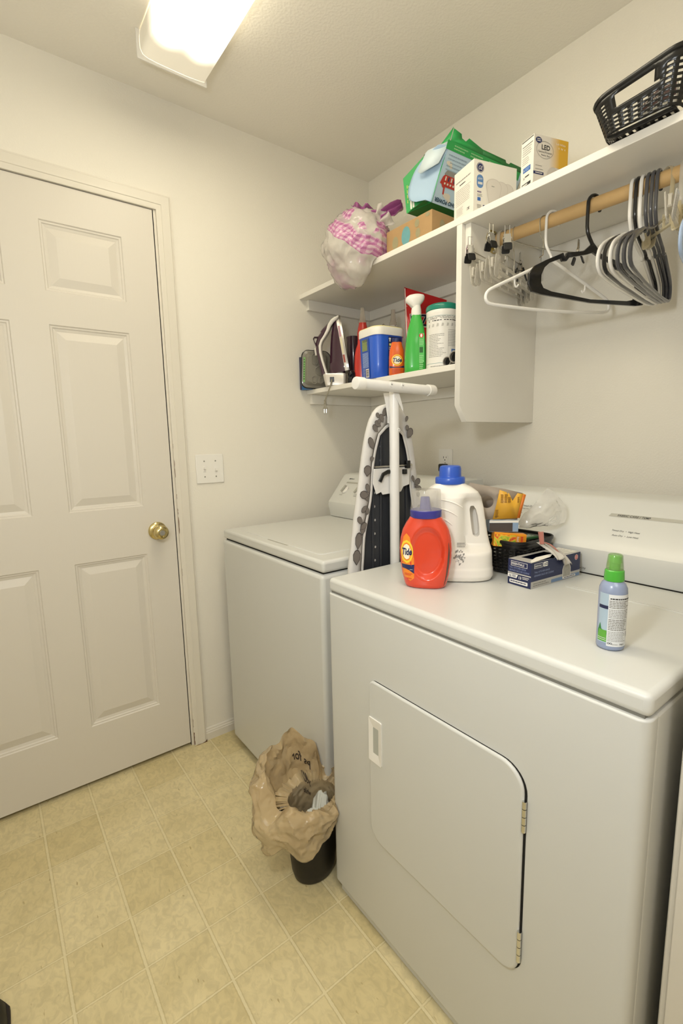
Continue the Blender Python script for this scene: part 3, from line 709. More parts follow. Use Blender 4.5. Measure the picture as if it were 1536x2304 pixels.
# boxes standing in the basket; local x to the right in the picture
DIR = atan2(-.66, .75)
def basket_boxes():
    OB = mat('amber_card', 'd9a437', .4); GR = mat('inner_grey_card', '9b8f82', .8); DK = mat('amber_text', '8a5a1c', .6)
    # opened box, on top
    t = thing('cardboard_box', 'torn-open amber cardboard box with a finger hole, topmost in the dryer basket', 'box', (-.571, -1.116, 1.0265), DIR)
    b = MB(); F = frame((0, 0, 0), (1, 0, 0), (0, 0, 1))
    # front: brown inner sleeve with a round hole on the left, printed amber panel with a V notch on the right
    cx, cz, rr_ = -.0135, .043, .0150
    outer = [(-.056, 0), (-.012, -.001), (.012, 0), (.020, .03), (.020, .071), (-.006, .0765), (-.008, .0745), (-.042, .0875), (-.062, .090), (-.060, .045)]
    def ray(a):
        best = None
        for i in range(len(outer)):
            (x1, y1), (x2, y2) = outer[i], outer[(i+1) % len(outer)]
            dx, dy = cos(a), sin(a); ex, ey = x2-x1, y2-y1; den = dx*ey-dy*ex
            if abs(den) < 1e-9: continue
            s_ = ((x1-cx)*ey-(y1-cz)*ex)/den; u = ((x1-cx)*dy-(y1-cz)*dx)/den
            if s_ > 0 and 0 <= u <= 1: best = s_ if best is None else min(best, s_)
        return (cx+cos(a)*best, cz+sin(a)*best)
    n = 60; A = [(cx+rr_*cos(2*pi*i/n), cz+rr_*sin(2*pi*i/n), 0) for i in range(n)]; B = [ray(2*pi*i/n)+(0,) for i in range(n)]
    b.add(A+B, [(i, (i+1) % n, n+(i+1) % n, n+i) for i in range(n)], GR, F)
    b.build('inner_sleeve', t, solid=.0006, recalc='flat')
    c = MB(); F2 = frame((0, -.0016, 0), (1, 0, 0), (0, 0, 1))
    c.flat([(.000, .0), (.058, .002), (.071, .061), (.058, .0640), (.0465, .045), (.037, .0655), (.034, .0615), (.032, .0665), (.015, .0725), (.010, .045)], OB, F2)
    c.flat([(.058, .002), (.065, .003), (.078, .0595), (.071, .061)], mat('orange_card', 'd2742a', .4), F2, z=.0002)
    for k, x in enumerate((.021, .030, .0385, .058)): c.lines(x-.003*(k < 3), x+.005, .040, .062 if k < 2 else .055, 8, DK, F2, z=.001, seed=k)
    c.lines(.006, .014, .006, .024, 6, DK, F2, z=.001, seed=9); c.ring(.008, .006, .0025, .0025, .0007, INK, F2, z=.0012)
    c.build('printed_panel', t, solid=.0005, recalc='flat')
    s_ = MB(); s_.prism([(-.056, 0), (.060, 0), (.072, .036), (-.056, .036)], -.0004, .0004, mat('inner_dark_card', '6e6055', .8))
    s_.add([(-.056, .036, 0), (.067, .036, 0), (.080, .036, .060), (.040, .036, .070), (-.05, .036, .088)], [(0, 1, 2, 3, 4)], GR)
    s_.add([(.0655, .0, .001), (.0685, .036, .001), (.080, .036, .060), (.078, .0, .0595)], [(0, 1, 2, 3)], OB)
    s_.build('back_panel', t, solid=.0006, recalc='flat')
    # torn flap lying under it
    # blue and white box
    t = thing('cardboard_box', 'blue and white carton in the dryer basket, under the torn amber box', 'box', (-.548, -1.112, .9945), DIR)
    b = MB(); b.box(-.022, .048, -.020, .020, 0, .0290, mat('box_blue', '8aa3bf', .4)); b.rect(-.020, .046, -.018, .018, CARDW, T(0, 0, .0290)); 
    F = frame((0, -.020, 0), (1, 0, 0), (0, 0, 1)); b.rect(-.022, .034, .001, .0225, mat('box_dark', '4a423e', .5), F).rect(-.022, .048, .0230, .0288, CARDW, F)
    F = frame((.048, 0, 0), (0, 1, 0), (0, 0, 1)); b.rect(-.017, .017, .003, .024, mat('box_blue2', '9fb3c9', .4), F); b.build('carton', t, bevel=.0006)
    f = MB(); f.surf(10, 5, lambda u, v: (-.02+.062*u, -.0195+.015*v, .0295+.0015*abs(sin(u*5+v*2))), CARDW); f.build('torn_flap', t, solid=.0005, recalc='flat')
    # orange box
    t = thing('cardboard_box', 'bright orange box with fruit-coloured print, leaning in the front of the dryer basket', 'box', (-.5620, -1.1250, .9600), DIR)
    t.rotation_euler = (radians(-3), radians(5), DIR)
    m = bpy.data.materials.new('fruit_print'); m.use_nodes = True; nt = m.node_tree; N = nt.nodes; L = nt.links; p = N['Principled BSDF']; p.inputs['Roughness'].default_value = .35
    tc = N.new('ShaderNodeTexCoord'); w = N.new('ShaderNodeTexNoise'); w.inputs['Scale'].default_value = 34; w.inputs['Distortion'].default_value = 2.5; L.new(tc.outputs['Object'], w.inputs['Vector'])
    r = N.new('ShaderNodeValToRGB'); e = r.color_ramp.elements; e[0].position = .3; e[0].color = lin('6c9a2a'); e[1].position = .72; e[1].color = lin('f2d23a')
    for pos, c_ in ((.42, 'a9b93a'), (.5, 'e8c63a'), (.58, 'e88a2a'), (.64, 'c8302a')): x = e.new(pos); x.color = lin(c_)
    L.new(w.outputs[0], r.inputs[0]); L.new(r.outputs[0], p.inputs['Base Color'])
    ORG = mat('orange_box_card', 'f09a22', .38); b = MB(); b.box(-.012, .065, -.012, .016, 0, .0345, ORG)
    F = frame((0, -.012, 0), (1, 0, 0), (0, 0, 1)); b.rect(-.012, .040, .001, .030, m, F).rect(.040, .065, .0, .030, mat('orange_end', 'd98a1f', .4), F); b.lines(.052, .058, .003, .028, 6, RED, F, z=.0006, seed=5, fill=.7)
    b.lines(.0425, .048, .004, .028, 7, CARDW, F, seed=3)
    b.build('carton', t, bevel=.0007)
    t = thing('packet', 'dark green packet standing in the right corner of the dryer basket', 'packet', (-.447, -1.135, .9640), -.15)
    b = MB(); b.box(-.028, .024, -.016, .015, 0, .006, mat('green_packet', '3c6a3f', .45)); b.lines(-.024, .02, -.01, .01, 3, CARDW, T(0, 0, .006), seed=4); b.build('packet_body', t, bevel=.001)
basket_boxes()

def crumple(p, s, a, seed=0):
    v = Vector(p)*s+Vector((seed, seed*2.1, -seed)); return a*(abs(noise.noise(v))*1.6-.4+.5*abs(noise.noise(v*2.3))+.25*noise.noise(v*5))
def clear_bag():
    t = thing('plastic_bag', 'empty clear plastic bag slumped on the dryer basket, against the console', 'plastic bag', (-.448, -1.140, .985), -.72)
    FM = film('clear_bag_film', 'f6f4ee', .62, .12, .4, bump=(60, .5, .004))
    b = MB()
    def fn(u, v):
        # fan-shaped pouch: pinched at lower left, wide at the right
        a = -.62+1.62*u; r = .02+.112*v; x = -.045+r*cos(a*.9)*1.05; z = .006+r*sin(max(0, a*.9+.25))*.72+.012*v; k = sin(pi*u)*sin(pi*min(1, v*1.1+.02))
        return (x, -.014*k+crumple((x, z, 1), 30, .006), max(.001, z+crumple((x, z, 3), 25, .006)))
    def fb(u, v): x, y, z = fn(u, v); k = sin(pi*u)*sin(pi*min(1, v*1.1+.02)); return (x, .022*k+crumple((x, z, 7), 28, .004), z)
    b.surf(36, 26, fn, FM); b.build('bag_front', t, angle=80, recalc='flat')
    MB().surf(36, 26, fb, FM).build('bag_back', t, angle=80, recalc='flat')
clear_bag()

def trash_bag_box():
    ang = atan2(-.083, .997)
    t = thing('trash_bag_box', 'navy kitchen bag box on the dryer, a white bag pulled out of its top', 'box', (-.6065, -1.2455, DT), ang)
    NB = mat('navy_box', '20294f', .35); GY = mat('box_grey', 'b9b7b2', .4); w, d, h = .189, .062, .060
    b = MB(); v = [(0, 0, 0), (w, 0, 0), (w, d, 0), (0, d, 0), (0, 0, h), (w, 0, h), (w, d, h), (0, d, h)]
    b.add(v, [(0, 3, 2, 1), (0, 1, 5, 4), (1, 2, 6, 5), (2, 3, 7, 6), (3, 0, 4, 7)], NB)
    # top with torn opening
    b.add([(0, 0, h), (.035, .004, h), (.03, .05, h), (0, d, h), (.05, d, h), (.12, .052, h), (.125, .008, h), (w, 0, h), (w, d, h), (.08, .0, h)], [(0, 1, 2, 3), (3, 2, 4), (4, 2, 5), (5, 6, 7, 8), (4, 5, 8), (0, 9, 1), (9, 7, 6)], GY)
    b.add([(.0, .0, h+.0008), (.07, .002, h+.004), (.10, .012, h+.007), (.035, .014, h+.006), (.012, .012, h+.0015)], [(0, 1, 2, 3, 4)], CARDW)
    b.add([(.13, .012, h+.0006), (w-.004, .006, h+.0006), (w-.004, d-.006, h+.0006), (.14, d-.01, h+.0006)], [(0, 1, 2, 3)], CARDW)
    for k in range(4): b.add([(.135, .018+.009*k, h+.001), (w-.01, .015+.009*k, h+.001), (w-.01, .0165+.009*k, h+.001), (.135, .0195+.009*k, h+.001)], [(0, 1, 2, 3)], INKG)
    WH = mat('print_white', 'f0eee8', .4); LB = mat('print_lightblue', '8f9cc4', .4)
    F = frame((0, 0, 0), (1, 0, 0), (0, 0, 1))                       # long side
    b.rect(0, w, .000, .016, GY, F).rect(.075, w-.002, .002, .010, mat('box_steel', '6f8bb0', .4), F, z=.0004)
    b.lines(.008, .07, .003, .013, 2, INKG, F, z=.0006, seed=2)
    b.ring(.0315, .0515, .0155, .0048, .0009, WH, F) if False else b.rect(.0105, .0405, .0455, .0565, WH, F); b.rect(.0115, .0395, .0465, .0555, NB, F, z=.0005)
    b.txt('ESSENTIALS', .0122, .0488, .0056, WH, F, z=.0007, bold=.02, sx=.82)
    b.prism(rrect(.043, .060, .0455, .0565, .002, 2), .0001, .0003, WH, F); b.txt('13', .0445, .0482, .0075, NB, F, z=.0007, bold=.03, sx=.9); b.lines(.0525, .0590, .0475, .0550, 2, NB, F, z=.0006, seed=4, words=False, ragged=.1)
    b.txt('TALL KITCHEN BAGS', .011, .0345, .0060, LB, F); b.txt('GRANDS SACS DE CUISINE', .011, .0265, .0060, LB, F)
    # pictured bag, red tie and round badge
    b.flat([(.118, .004), (.117, .026), (.121, .036), (.130, .0405), (.138, .0405), (.146, .036), (.150, .027), (.150, .004)], WH, F, z=.0006)
    b.flat([(.1195, .006), (.1188, .026), (.1225, .035), (.131, .0388), (.137, .0388), (.1448, .035), (.1482, .026), (.1482, .006)], mat('bag_pic', 'aaa79e', .5, var=(120, .12)), F, z=.0009)
    b.flat([(.120, .0485), (.130, .0440), (.139, .0440), (.150, .0490), (.140, .0420), (.129, .0420)], mat('tie_red', '7a2030', .5), F, z=.0006)
    b.prism(rrect(.120, .170, .0035, .0085, .0022, 3), .0008, .0011, WH, F); b.lines(.124, .166, .0045, .0075, 1, NB, F, z=.0014, seed=8, fill=.6, ragged=0)
    b.disc(.172, .049, .0068, .0068, WH, F, z=.0004).disc(.172, .049, .0060, .0060, RED, F, z=.0006).ring(.172, .049, .0048, .0048, .0007, WH, F, z=.0008).lines(.168, .176, .047, .051, 2, WH, F, z=.0008, seed=2, words=False, ragged=0)
    F = frame((0, d, 0), (0, -1, 0), (0, 0, 1))                      # short end
    b.rect(.006, .058, .0455, .0565, WH, F) if False else b.rect(.008, .052, .0450, .0565, WH, F); b.rect(.009, .051, .0460, .0555, NB, F, z=.0005); b.txt('ESSENTIALS', .0098, .0485, .0068, WH, F, z=.0007, bold=.02, sx=.98)
    b.txt('TALL KITCHEN BAGS', .004, .0390, .0056, LB, F, sx=.85); b.txt('GRANDS SACS DE CUISINE', .004, .0325, .0056, LB, F, sx=.8)
    b.rect(0, d, .0265, .0295, GY, F); b.flat([(0, .0170), (.024, .0170), (.028, .0255), (0, .0255)], WH, F); b.txt('13', .003, .0185, .0068, NB, F, z=.0006, bold=.03); b.lines(.0125, .023, .0185, .0245, 2, NB, F, z=.0006, seed=4, words=False)
    b.txt('13', .029, .0170, .0085, WH, F, z=.0006, bold=.03); b.lines(.040, .058, .0175, .0245, 2, WH, F, z=.0006, seed=14, words=True)
    b.prism(rrect(.005, .054, .0045, .0125, .0015, 2), .0001, .0003, WH, F); b.lines(.008, .051, .0065, .0105, 1, NB, F, z=.0007, seed=5, fill=.55, ragged=0)
    b.build('carton', t, angle=20, recalc=False)
    # the bag sticking out, with its pink drawstring
    BG = film('white_bag_film', 'eee8de', .9, .3, .35, bump=(90, .5, .003)); b = MB()
    def fn(u, v):
        x = .066+.024*sin(v*2.2)+(u-.5)*(.018+.046*v)+.018*v*v; y = .030-.040*v+.004*sin(u*14+v*5); z = h+.034*(1-v)**1.0-.020*v*v*(1 if u > .45 else .1)+.003*sin(u*17)*v
        return (x+.004, y, z)
    b.surf(26, 16, fn, BG); b.build('bag_end', t, solid=.0006, angle=80, recalc='flat')
    PK = film('pink_drawstring', 'e59a8d', .92, .3, .3)
    b = MB(); b.surf(5, 12, lambda u, v: (.066+(u-.5)*(.019-.004*v)+.002*v, .026-.004*v+.002*sin(u*6), h+.030+.030*(1-v)+.001*sin(v*7)), PK)
    b.surf(4, 14, lambda u, v: (.078+.034*v+(u-.5)*.005, .024-.022*v, h+.034-.032*v+.006*sin(v*pi)), PK); b.build('drawstring', t, solid=.0006, angle=80, recalc='flat')
trash_bag_box()

def spray_small():
    t = thing('spray_bottle', 'small blue-grey spray bottle with a green cap, standing alone near the dryer front', 'spray bottle', (-.7795, -1.4905, DT), radians(-41))
    BG = mat('bluegrey_plastic', '8d99b4', .25, coat=.3)
    R = .0205
    MB().lathe([(0, 0), (.0175, 0), (.0198, .0015), (.0205, .005), (.0205, .092), (.0198, .1), (.0168, .1075), (.0130, .111), (.0125, .114), (0, .114)], BG, 40, cap=False).build('bottle', t, angle=50)
    bo = t.children[-1]; l = MB(); WH = mat('label_white', 'dddfe0', .4)
    def fn(p): a = p.x/R; return ((R+.0003+p.z)*sin(a), -(R+.0003+p.z)*cos(a), p.y)
    def strip(x0, x1, y0, y1, mt, z, n=16): l.add([(x0+(x1-x0)*i/n, y, z) for i in range(n+1) for y in (y0, y1)], [(2*i, 2*i+2, 2*i+3, 2*i+1) for i in range(n)], mt, None, fn)
    strip(-.030, -.0145, .012, .093, mat('label_ltblue', 'a9bccb', .4), 0); strip(-.0148, .024, .008, .0925, WH, .0001)
    strip(-.030, -.0148, .068, .0735, mat('label_dark', '23284a', .4), .0002); strip(-.030, -.0150, .014, .033, mat('label_green', '5fa53c', .4), .0002)
    l.add([(-.030, .030, .0003), (-.0262, .044, .0003), (-.0235, .034, .0003), (-.015, .030, .0003), (-.015, .026, .0003), (-.030, .024, .0003)], [(0, 1, 2, 3, 4, 5)], mat('label_green2', '2c7a3c', .4), None, fn)
    strip(-.030, -.0155, .0165, .0172, WH, .0004); strip(-.030, -.0160, .0195, .0202, WH, .0004)
    l.lines(-.0125, .021, .0835, .0875, 1, INK, None, .0003, 31, fill=.5, fn=fn, ragged=.05); l.lines(-.0135, .0195, .070, .083, 5, INKG, None, .0003, 3, fn=fn, fill=.55); l.lines(-.0135, .0195, .054, .069, 6, INKG, None, .0003, 4, fn=fn, fill=.4); l.lines(-.0135, .018, .034, .053, 7, INKG, None, .0003, 5, fn=fn, fill=.55)
    l.lines(-.0135, .015, .016, .033, 7, INKG, None, .0003, 6, fn=fn, fill=.35); l.txt('P&G', .004, .0105, .0042, INK, None, .0004, fn); l.txt('\u221e', -.0138, .0105, .0080, INK, None, .0004, fn); l.lines(-.007, .003, .0105, .0125, 1, INKG, None, .0003, 6, fn=fn)
    for k in range(4): strip(.0165, .0195, .0235+k*.0022, .0245+k*.0022, INK, .0004, 3)
    l.build('label', bo, recalc=False, label='white back label with small print')
    G = mat('green_plastic', '4dae3c', .25, coat=.3)
    MB().lathe([(0, .111), (.0142, .1112), (.0146, .113), (.0138, .1275), (.0122, .129), (0, .129)], G, 32, cap=False).build('collar', t, angle=40)
    MB().lathe([(0, .128), (.0075, .128), (.0075, .139), (.0095, .140), (.0088, .150), (0, .151)], mat('green_head', '7cc558', .3), 24, cap=False).build('pump_head', t)
    MB().lathe([(.0124, .1275), (.0118, .134), (.0102, .1515), (.0090, .1530), (0, .1533)], film('green_clear_cap', '9fd47c', .45, .06, .5), 32, cap=False).build('overcap', t, solid=.0008, label='clear green-tinted overcap')
spray_small()
# ================================================================ IRONING BOARD
def ironing_board():
    t = thing('ironing_board', 'folded ironing board with grey floral cover, standing in the gap between washer and dryer', 'ironing board', (-.6400, -.8165, 0))
    X0 = -.640
    def out(z):     # half outline of the board, in x, as a function of z
        L = [(.03, -.172), (.3, -.172), (.65, -.166), (.882, -.150), (.915, -.1435), (1.031, -.1250), (1.112, -.1095), (1.204, -.0930), (1.25, -.081), (1.282, -.068), (1.300, -.056), (1.313, -.042), (1.320, -.026), (1.3235, -.008)]
        for i in range(len(L)-1):
            if z <= L[i+1][0]: a, b = L[i], L[i+1]; k = (z-a[0])/(b[0]-a[0]); return a[1]+(b[1]-a[1])*k
        return 0
    zs = [.03+(.86-.03)*i/8 for i in range(8)]+[.86+.44*i/22 for i in range(22)]+[1.300, 1.308, 1.314, 1.319, 1.322, 1.3235]
    OFF = .0
    # cover: white cotton with grey petals, wrapping round to the underside that faces the camera
    CV = bpy.data.materials.new('floral_cotton'); CV.use_nodes = True; CV.node_tree.nodes['Principled BSDF'].inputs['Base Color'].default_value = lin('d2cfcb'); CV.node_tree.nodes['Principled BSDF'].inputs['Roughness'].default_value = .85
    PT = mat('petal_grey', '77706a', .85); PO = mat('petal_outline', '4c4642', .85)
    wf = lambda z: .030+.006*sin(z*23)+(.02 if z > 1.255 else 0)   # width of the turned-under hem
    b = MB(); secs = []
    def sec(z):
        x = out(z); q = []
        w = min(abs(x)-.004, .034+.0035*sin(z*31)) if z < 1.25 else min(abs(x)-.001, .034+(z-1.25)*2.2)
        th = .010
        ptsL = [(x+w, -th*.95), (x+w*.55, -th*1.15), (x+.006, -th*1.05), (x+.001, -th*.55), (x, 0), (x+.002, th*.6), (x+.012, th), (0, th)]
        ptsR = [(-a, c) for a, c in ptsL[::-1][1:]]
        return [(a, c+crumple((a, z, c), 26, .0012), z) for a, c in ptsL+ptsR]
    for z in zs: secs.append(sec(z))
    b.loft(secs, CV, closed=False, cap=False)
    cov = b.build('cover', t, solid=.0012, angle=80, recalc='flat', label='white cotton cover with grey petal print')
    # petals printed on the turned-under border
    pt = MB()
    kk = [0]
    def petal(cx, cz, L, w, a):
        kk[0] += 1
        L *= 1.3; w *= 1.35
        P = [(0, 0), (L*.35, w*.55), (L*.7, w*.62), (L*.93, w*.35), (L, 0), (L*.93, -w*.35), (L*.7, -w*.62), (L*.35, -w*.55)]
        for sc, mt, y in ((1.0, PO, -.0137-.0006*kk[0]*.25), (.86, PT, -.0138-.0006*kk[0]*.25)):
            pt.flat([(cx+(p*sc+L*(1-sc)/2)*cos(a)-q*sc*sin(a), cz+(p*sc+L*(1-sc)/2)*sin(a)+q*sc*cos(a)) for p, q in P], mt, frame((0, y, 0), (1, 0, 0), (0, 0, 1)))
    for (dx, cz, L, w, a) in ((.030, 1.288, .022, .010, 1.0), (.045, 1.298, .020, .009, .4), (.022, 1.285, .014, .008, 2.4), (.040, 1.272, .020, .010, 2.0), (.050, 1.283, .018, .010, 1.2), (.012, .93, .038, .014, 1.45), (.014, .888, .034, .016, 1.5), (.020, .968, .030, .012, 1.3), (.012, .985, .022, .010, .6), (.018, 1.0, .020, .010, 2.2), (.028, 1.06, .026, .010, 2.0),
                             (.030, 1.075, .026, .013, 2.9), (.030, 1.08, .024, .009, 1.9), (.026, 1.05, .020, .009, 3.9), (.030, 1.045, .016, .008, 4.6), (.012, 1.128, .024, .016, 1.4), (.030, 1.178, .012, .008, 3.4), (.024, 1.200, .028, .012, 2.0), (.028, 1.247, .02, .01, 2.3), (.034, 1.262, .02, .01, 2.6), (.02, 1.268, .012, .008, 1.0)):
        petal(out(cz)+dx, cz, L, w, a)
    for (dx, cz, L, w, a) in ((-.030, 1.23, .026, .014, .9), (-.028, 1.252, .012, .009, 1.0), (-.028, 1.085, .020, .009, 1.0), (-.028, 1.095, .022, .012, .45), (-.026, 1.088, .022, .009, -.3), (-.024, 1.07, .014, .009, -.6), (-.028, 1.10, .018, .007, 1.9), (-.026, .995, .03, .013, .6), (-.026, 1.0, .026, .012, 1.5), (-.03, .93, .03, .012, 1.2), (-.022, 1.275, .014, .007, 1.1)):
        petal(-out(cz)+dx, cz, L, w, a)
    pt.build('petal_print', cov, recalc=False); pt_o = cov.children[-1]; pt_o['kind'] = 'stuff'
    # hem tape
    hm = MB()
    for sg in (1, -1):
        P = []
        for z in [q for q in zs if q <= 1.262]+[1.27]:
            x = out(z); w = min(abs(x)-.004, .036+.0035*sin(z*31)) if z < 1.25 else min(abs(x)-.001, .036+(z-1.25)*2.0); P.append((sg*(x+w), -.0125, z))
        hm.tube(P, .0042, mat('hem_tape', 'd6d3cf', .8), 8, rb=.0012, up=(0, 1, 0))
    hm.build('hem', cov)
    # dark painted deck with perforations
    DK = mat('board_paint_dark', '34363b', .35)
    d = MB(); P = [(out(z)+.006, z) for z in zs]; P += [(-x, z) for x, z in P[::-1]]
    d.prism(P, -.004, .004, DK, frame((0, 0, 0), (1, 0, 0), (0, 0, 1))); dk = d.build('deck', t, label='dark metal deck with small white holes')
    for x in (-.075, -.045, .045, .075):
        z1 = 1.24 if abs(x) < .05 else 1.16
        MB().tube([(x, -.006, .05), (x+(.012 if x < 0 else -.012), -.006, z1)], .0035, DK, 8, rb=.0025, up=(0, 1, 0)).build('rib', dk)
    HW = mat('hole_light', 'c9c6c0', .6); z = .9; k = 0; F = frame((0, -.0042, 0), (1, 0, 0), (0, 0, 1))
    for i in range(10):
        z = .90+.0385*i
        MB().disc(-.035+.0015*(i % 3)*.3, z, .0028, .0035, HW, F).build('vent_hole', dk, recalc=False)
        if i < 7: MB().disc(-.058+.0015*(i % 2), z-.012, .0028, .0035, HW, F).build('vent_hole', dk, recalc=False)
    MB().disc(-.102, .895, .003, .0035, HW, F).build('vent_hole', dk, recalc=False)
    # leg tube and foot bar
    WP = mat('white_enamel_tube', 'e9e7e3', .28, coat=.3)
    MB().tube([(-.009, -.0345, .10), (-.010, -.0345, 1.355)], .0136, WP, 28).build('leg', t)
    lg = t.children[-1]
    b = MB(); b.tube([(.012, -.022, .12), (.010, -.022, 1.02), (.006, -.022, 1.12)], .007, WP, 12); b.build('second_leg', t)
    g = MB(); g.prism([(-.028, 1.350), (.028, 1.350), (.022, 1.318), (.014, 1.285), (.014, 1.27), (-.014, 1.27), (-.014, 1.285), (-.020, 1.32)], -.0, .0015, WP, frame((-.010, -.022, 0), (1, 0, 0), (0, 0, 1)))
    g.prism([(-.012, 1.352), (.010, 1.352), (.026, 1.31), (.026, 1.30), (.005, 1.33)], 0, .002, WP, frame((-.017, -.0485, 0), (1, 0, 0), (0, 0, 1))); g.build('gusset', lg, bevel=.0006)
    L_, R_ = Vector((-.1530, -.0570, 1.3657)), Vector((.1120, -.0570, 1.3603))
    d_ = (R_-L_).normalized()
    b = MB(); b.tube([L_, R_], .0136, WP, 32); b.build('foot_bar', t); fb = t.children[-1]
    WC = mat('white_rubber_cap', 'e4e1da', .5)
    for P0, s_ in ((L_, -1), (R_, 1)):
        MB().tube([P0-d_*s_*.016, P0+d_*s_*.007, P0+d_*s_*.0095, P0+d_*s_*.0105], [.0158, .0158, .0148, .009], WC, 32).build('end_cap', fb)
    c_ = (L_+R_)/2; n_ = Vector((0, -1, 0))
    for s_ in (-.032, .008):
        M = frame(c_+d_*s_+n_*.0132+Vector((0, 0, .003)), d_, (0, 0, 1)); MB().lathe([(.0062, 0), (.0055, .0015), (.002, .0016), (.0012, .0006), (0, .0006)], WP, 14, M, cap=False).disc(0, 0, .0013, .0013, DARK, M, z=.002, n=8).build('rivet', fb)
    M = frame((-.006, -.0479, 1.252), (1, 0, 0), (0, 0, 1)); MB().lathe([(.005, 0), (.0045, .0013), (0, .0014)], WP, 14, M, cap=False).disc(0, 0, .0012, .0012, DARK, M, z=.0018, n=8).build('rivet', lg)
    # latch bracket
    b = MB(); F = frame((-.006, -.018, 0), (1, 0, 0), (0, 0, 1))
    b.prism([(-.066, 1.148), (.070, 1.148), (.068, 1.097), (.045, 1.092), (.035, 1.078), (-.035, 1.075), (-.040, 1.083), (-.058, 1.078), (-.070, 1.110)], 0, .0022, WP, F); b.build('latch_bracket', t, bevel=.0006); lb = t.children[-1]
    MB().tube([(-.07, -.022, 1.153), (.07, -.022, 1.153)], .0028, WIRE, 10).build('latch_rod', lb)
    MB().tube([(-.056, -.026, 1.112), (-.046, -.028, 1.132), (-.030, -.03, 1.138), (-.006, -.03, 1.139)], .0062, BLK, 10, rb=.003, up=(0, 1, 0)).build('latch_lever', lb, label='black lever')
    MB().box(.044, .058, -.03, -.018, 1.144, 1.166, BLK).build('stop_block', lb, bevel=.0015, label='black stop')
    MB().box(.034, .045, -.03, -.018, 1.128, 1.142, BLK).build('stop_block', lb, bevel=.0015, label='black stop')
ironing_board()

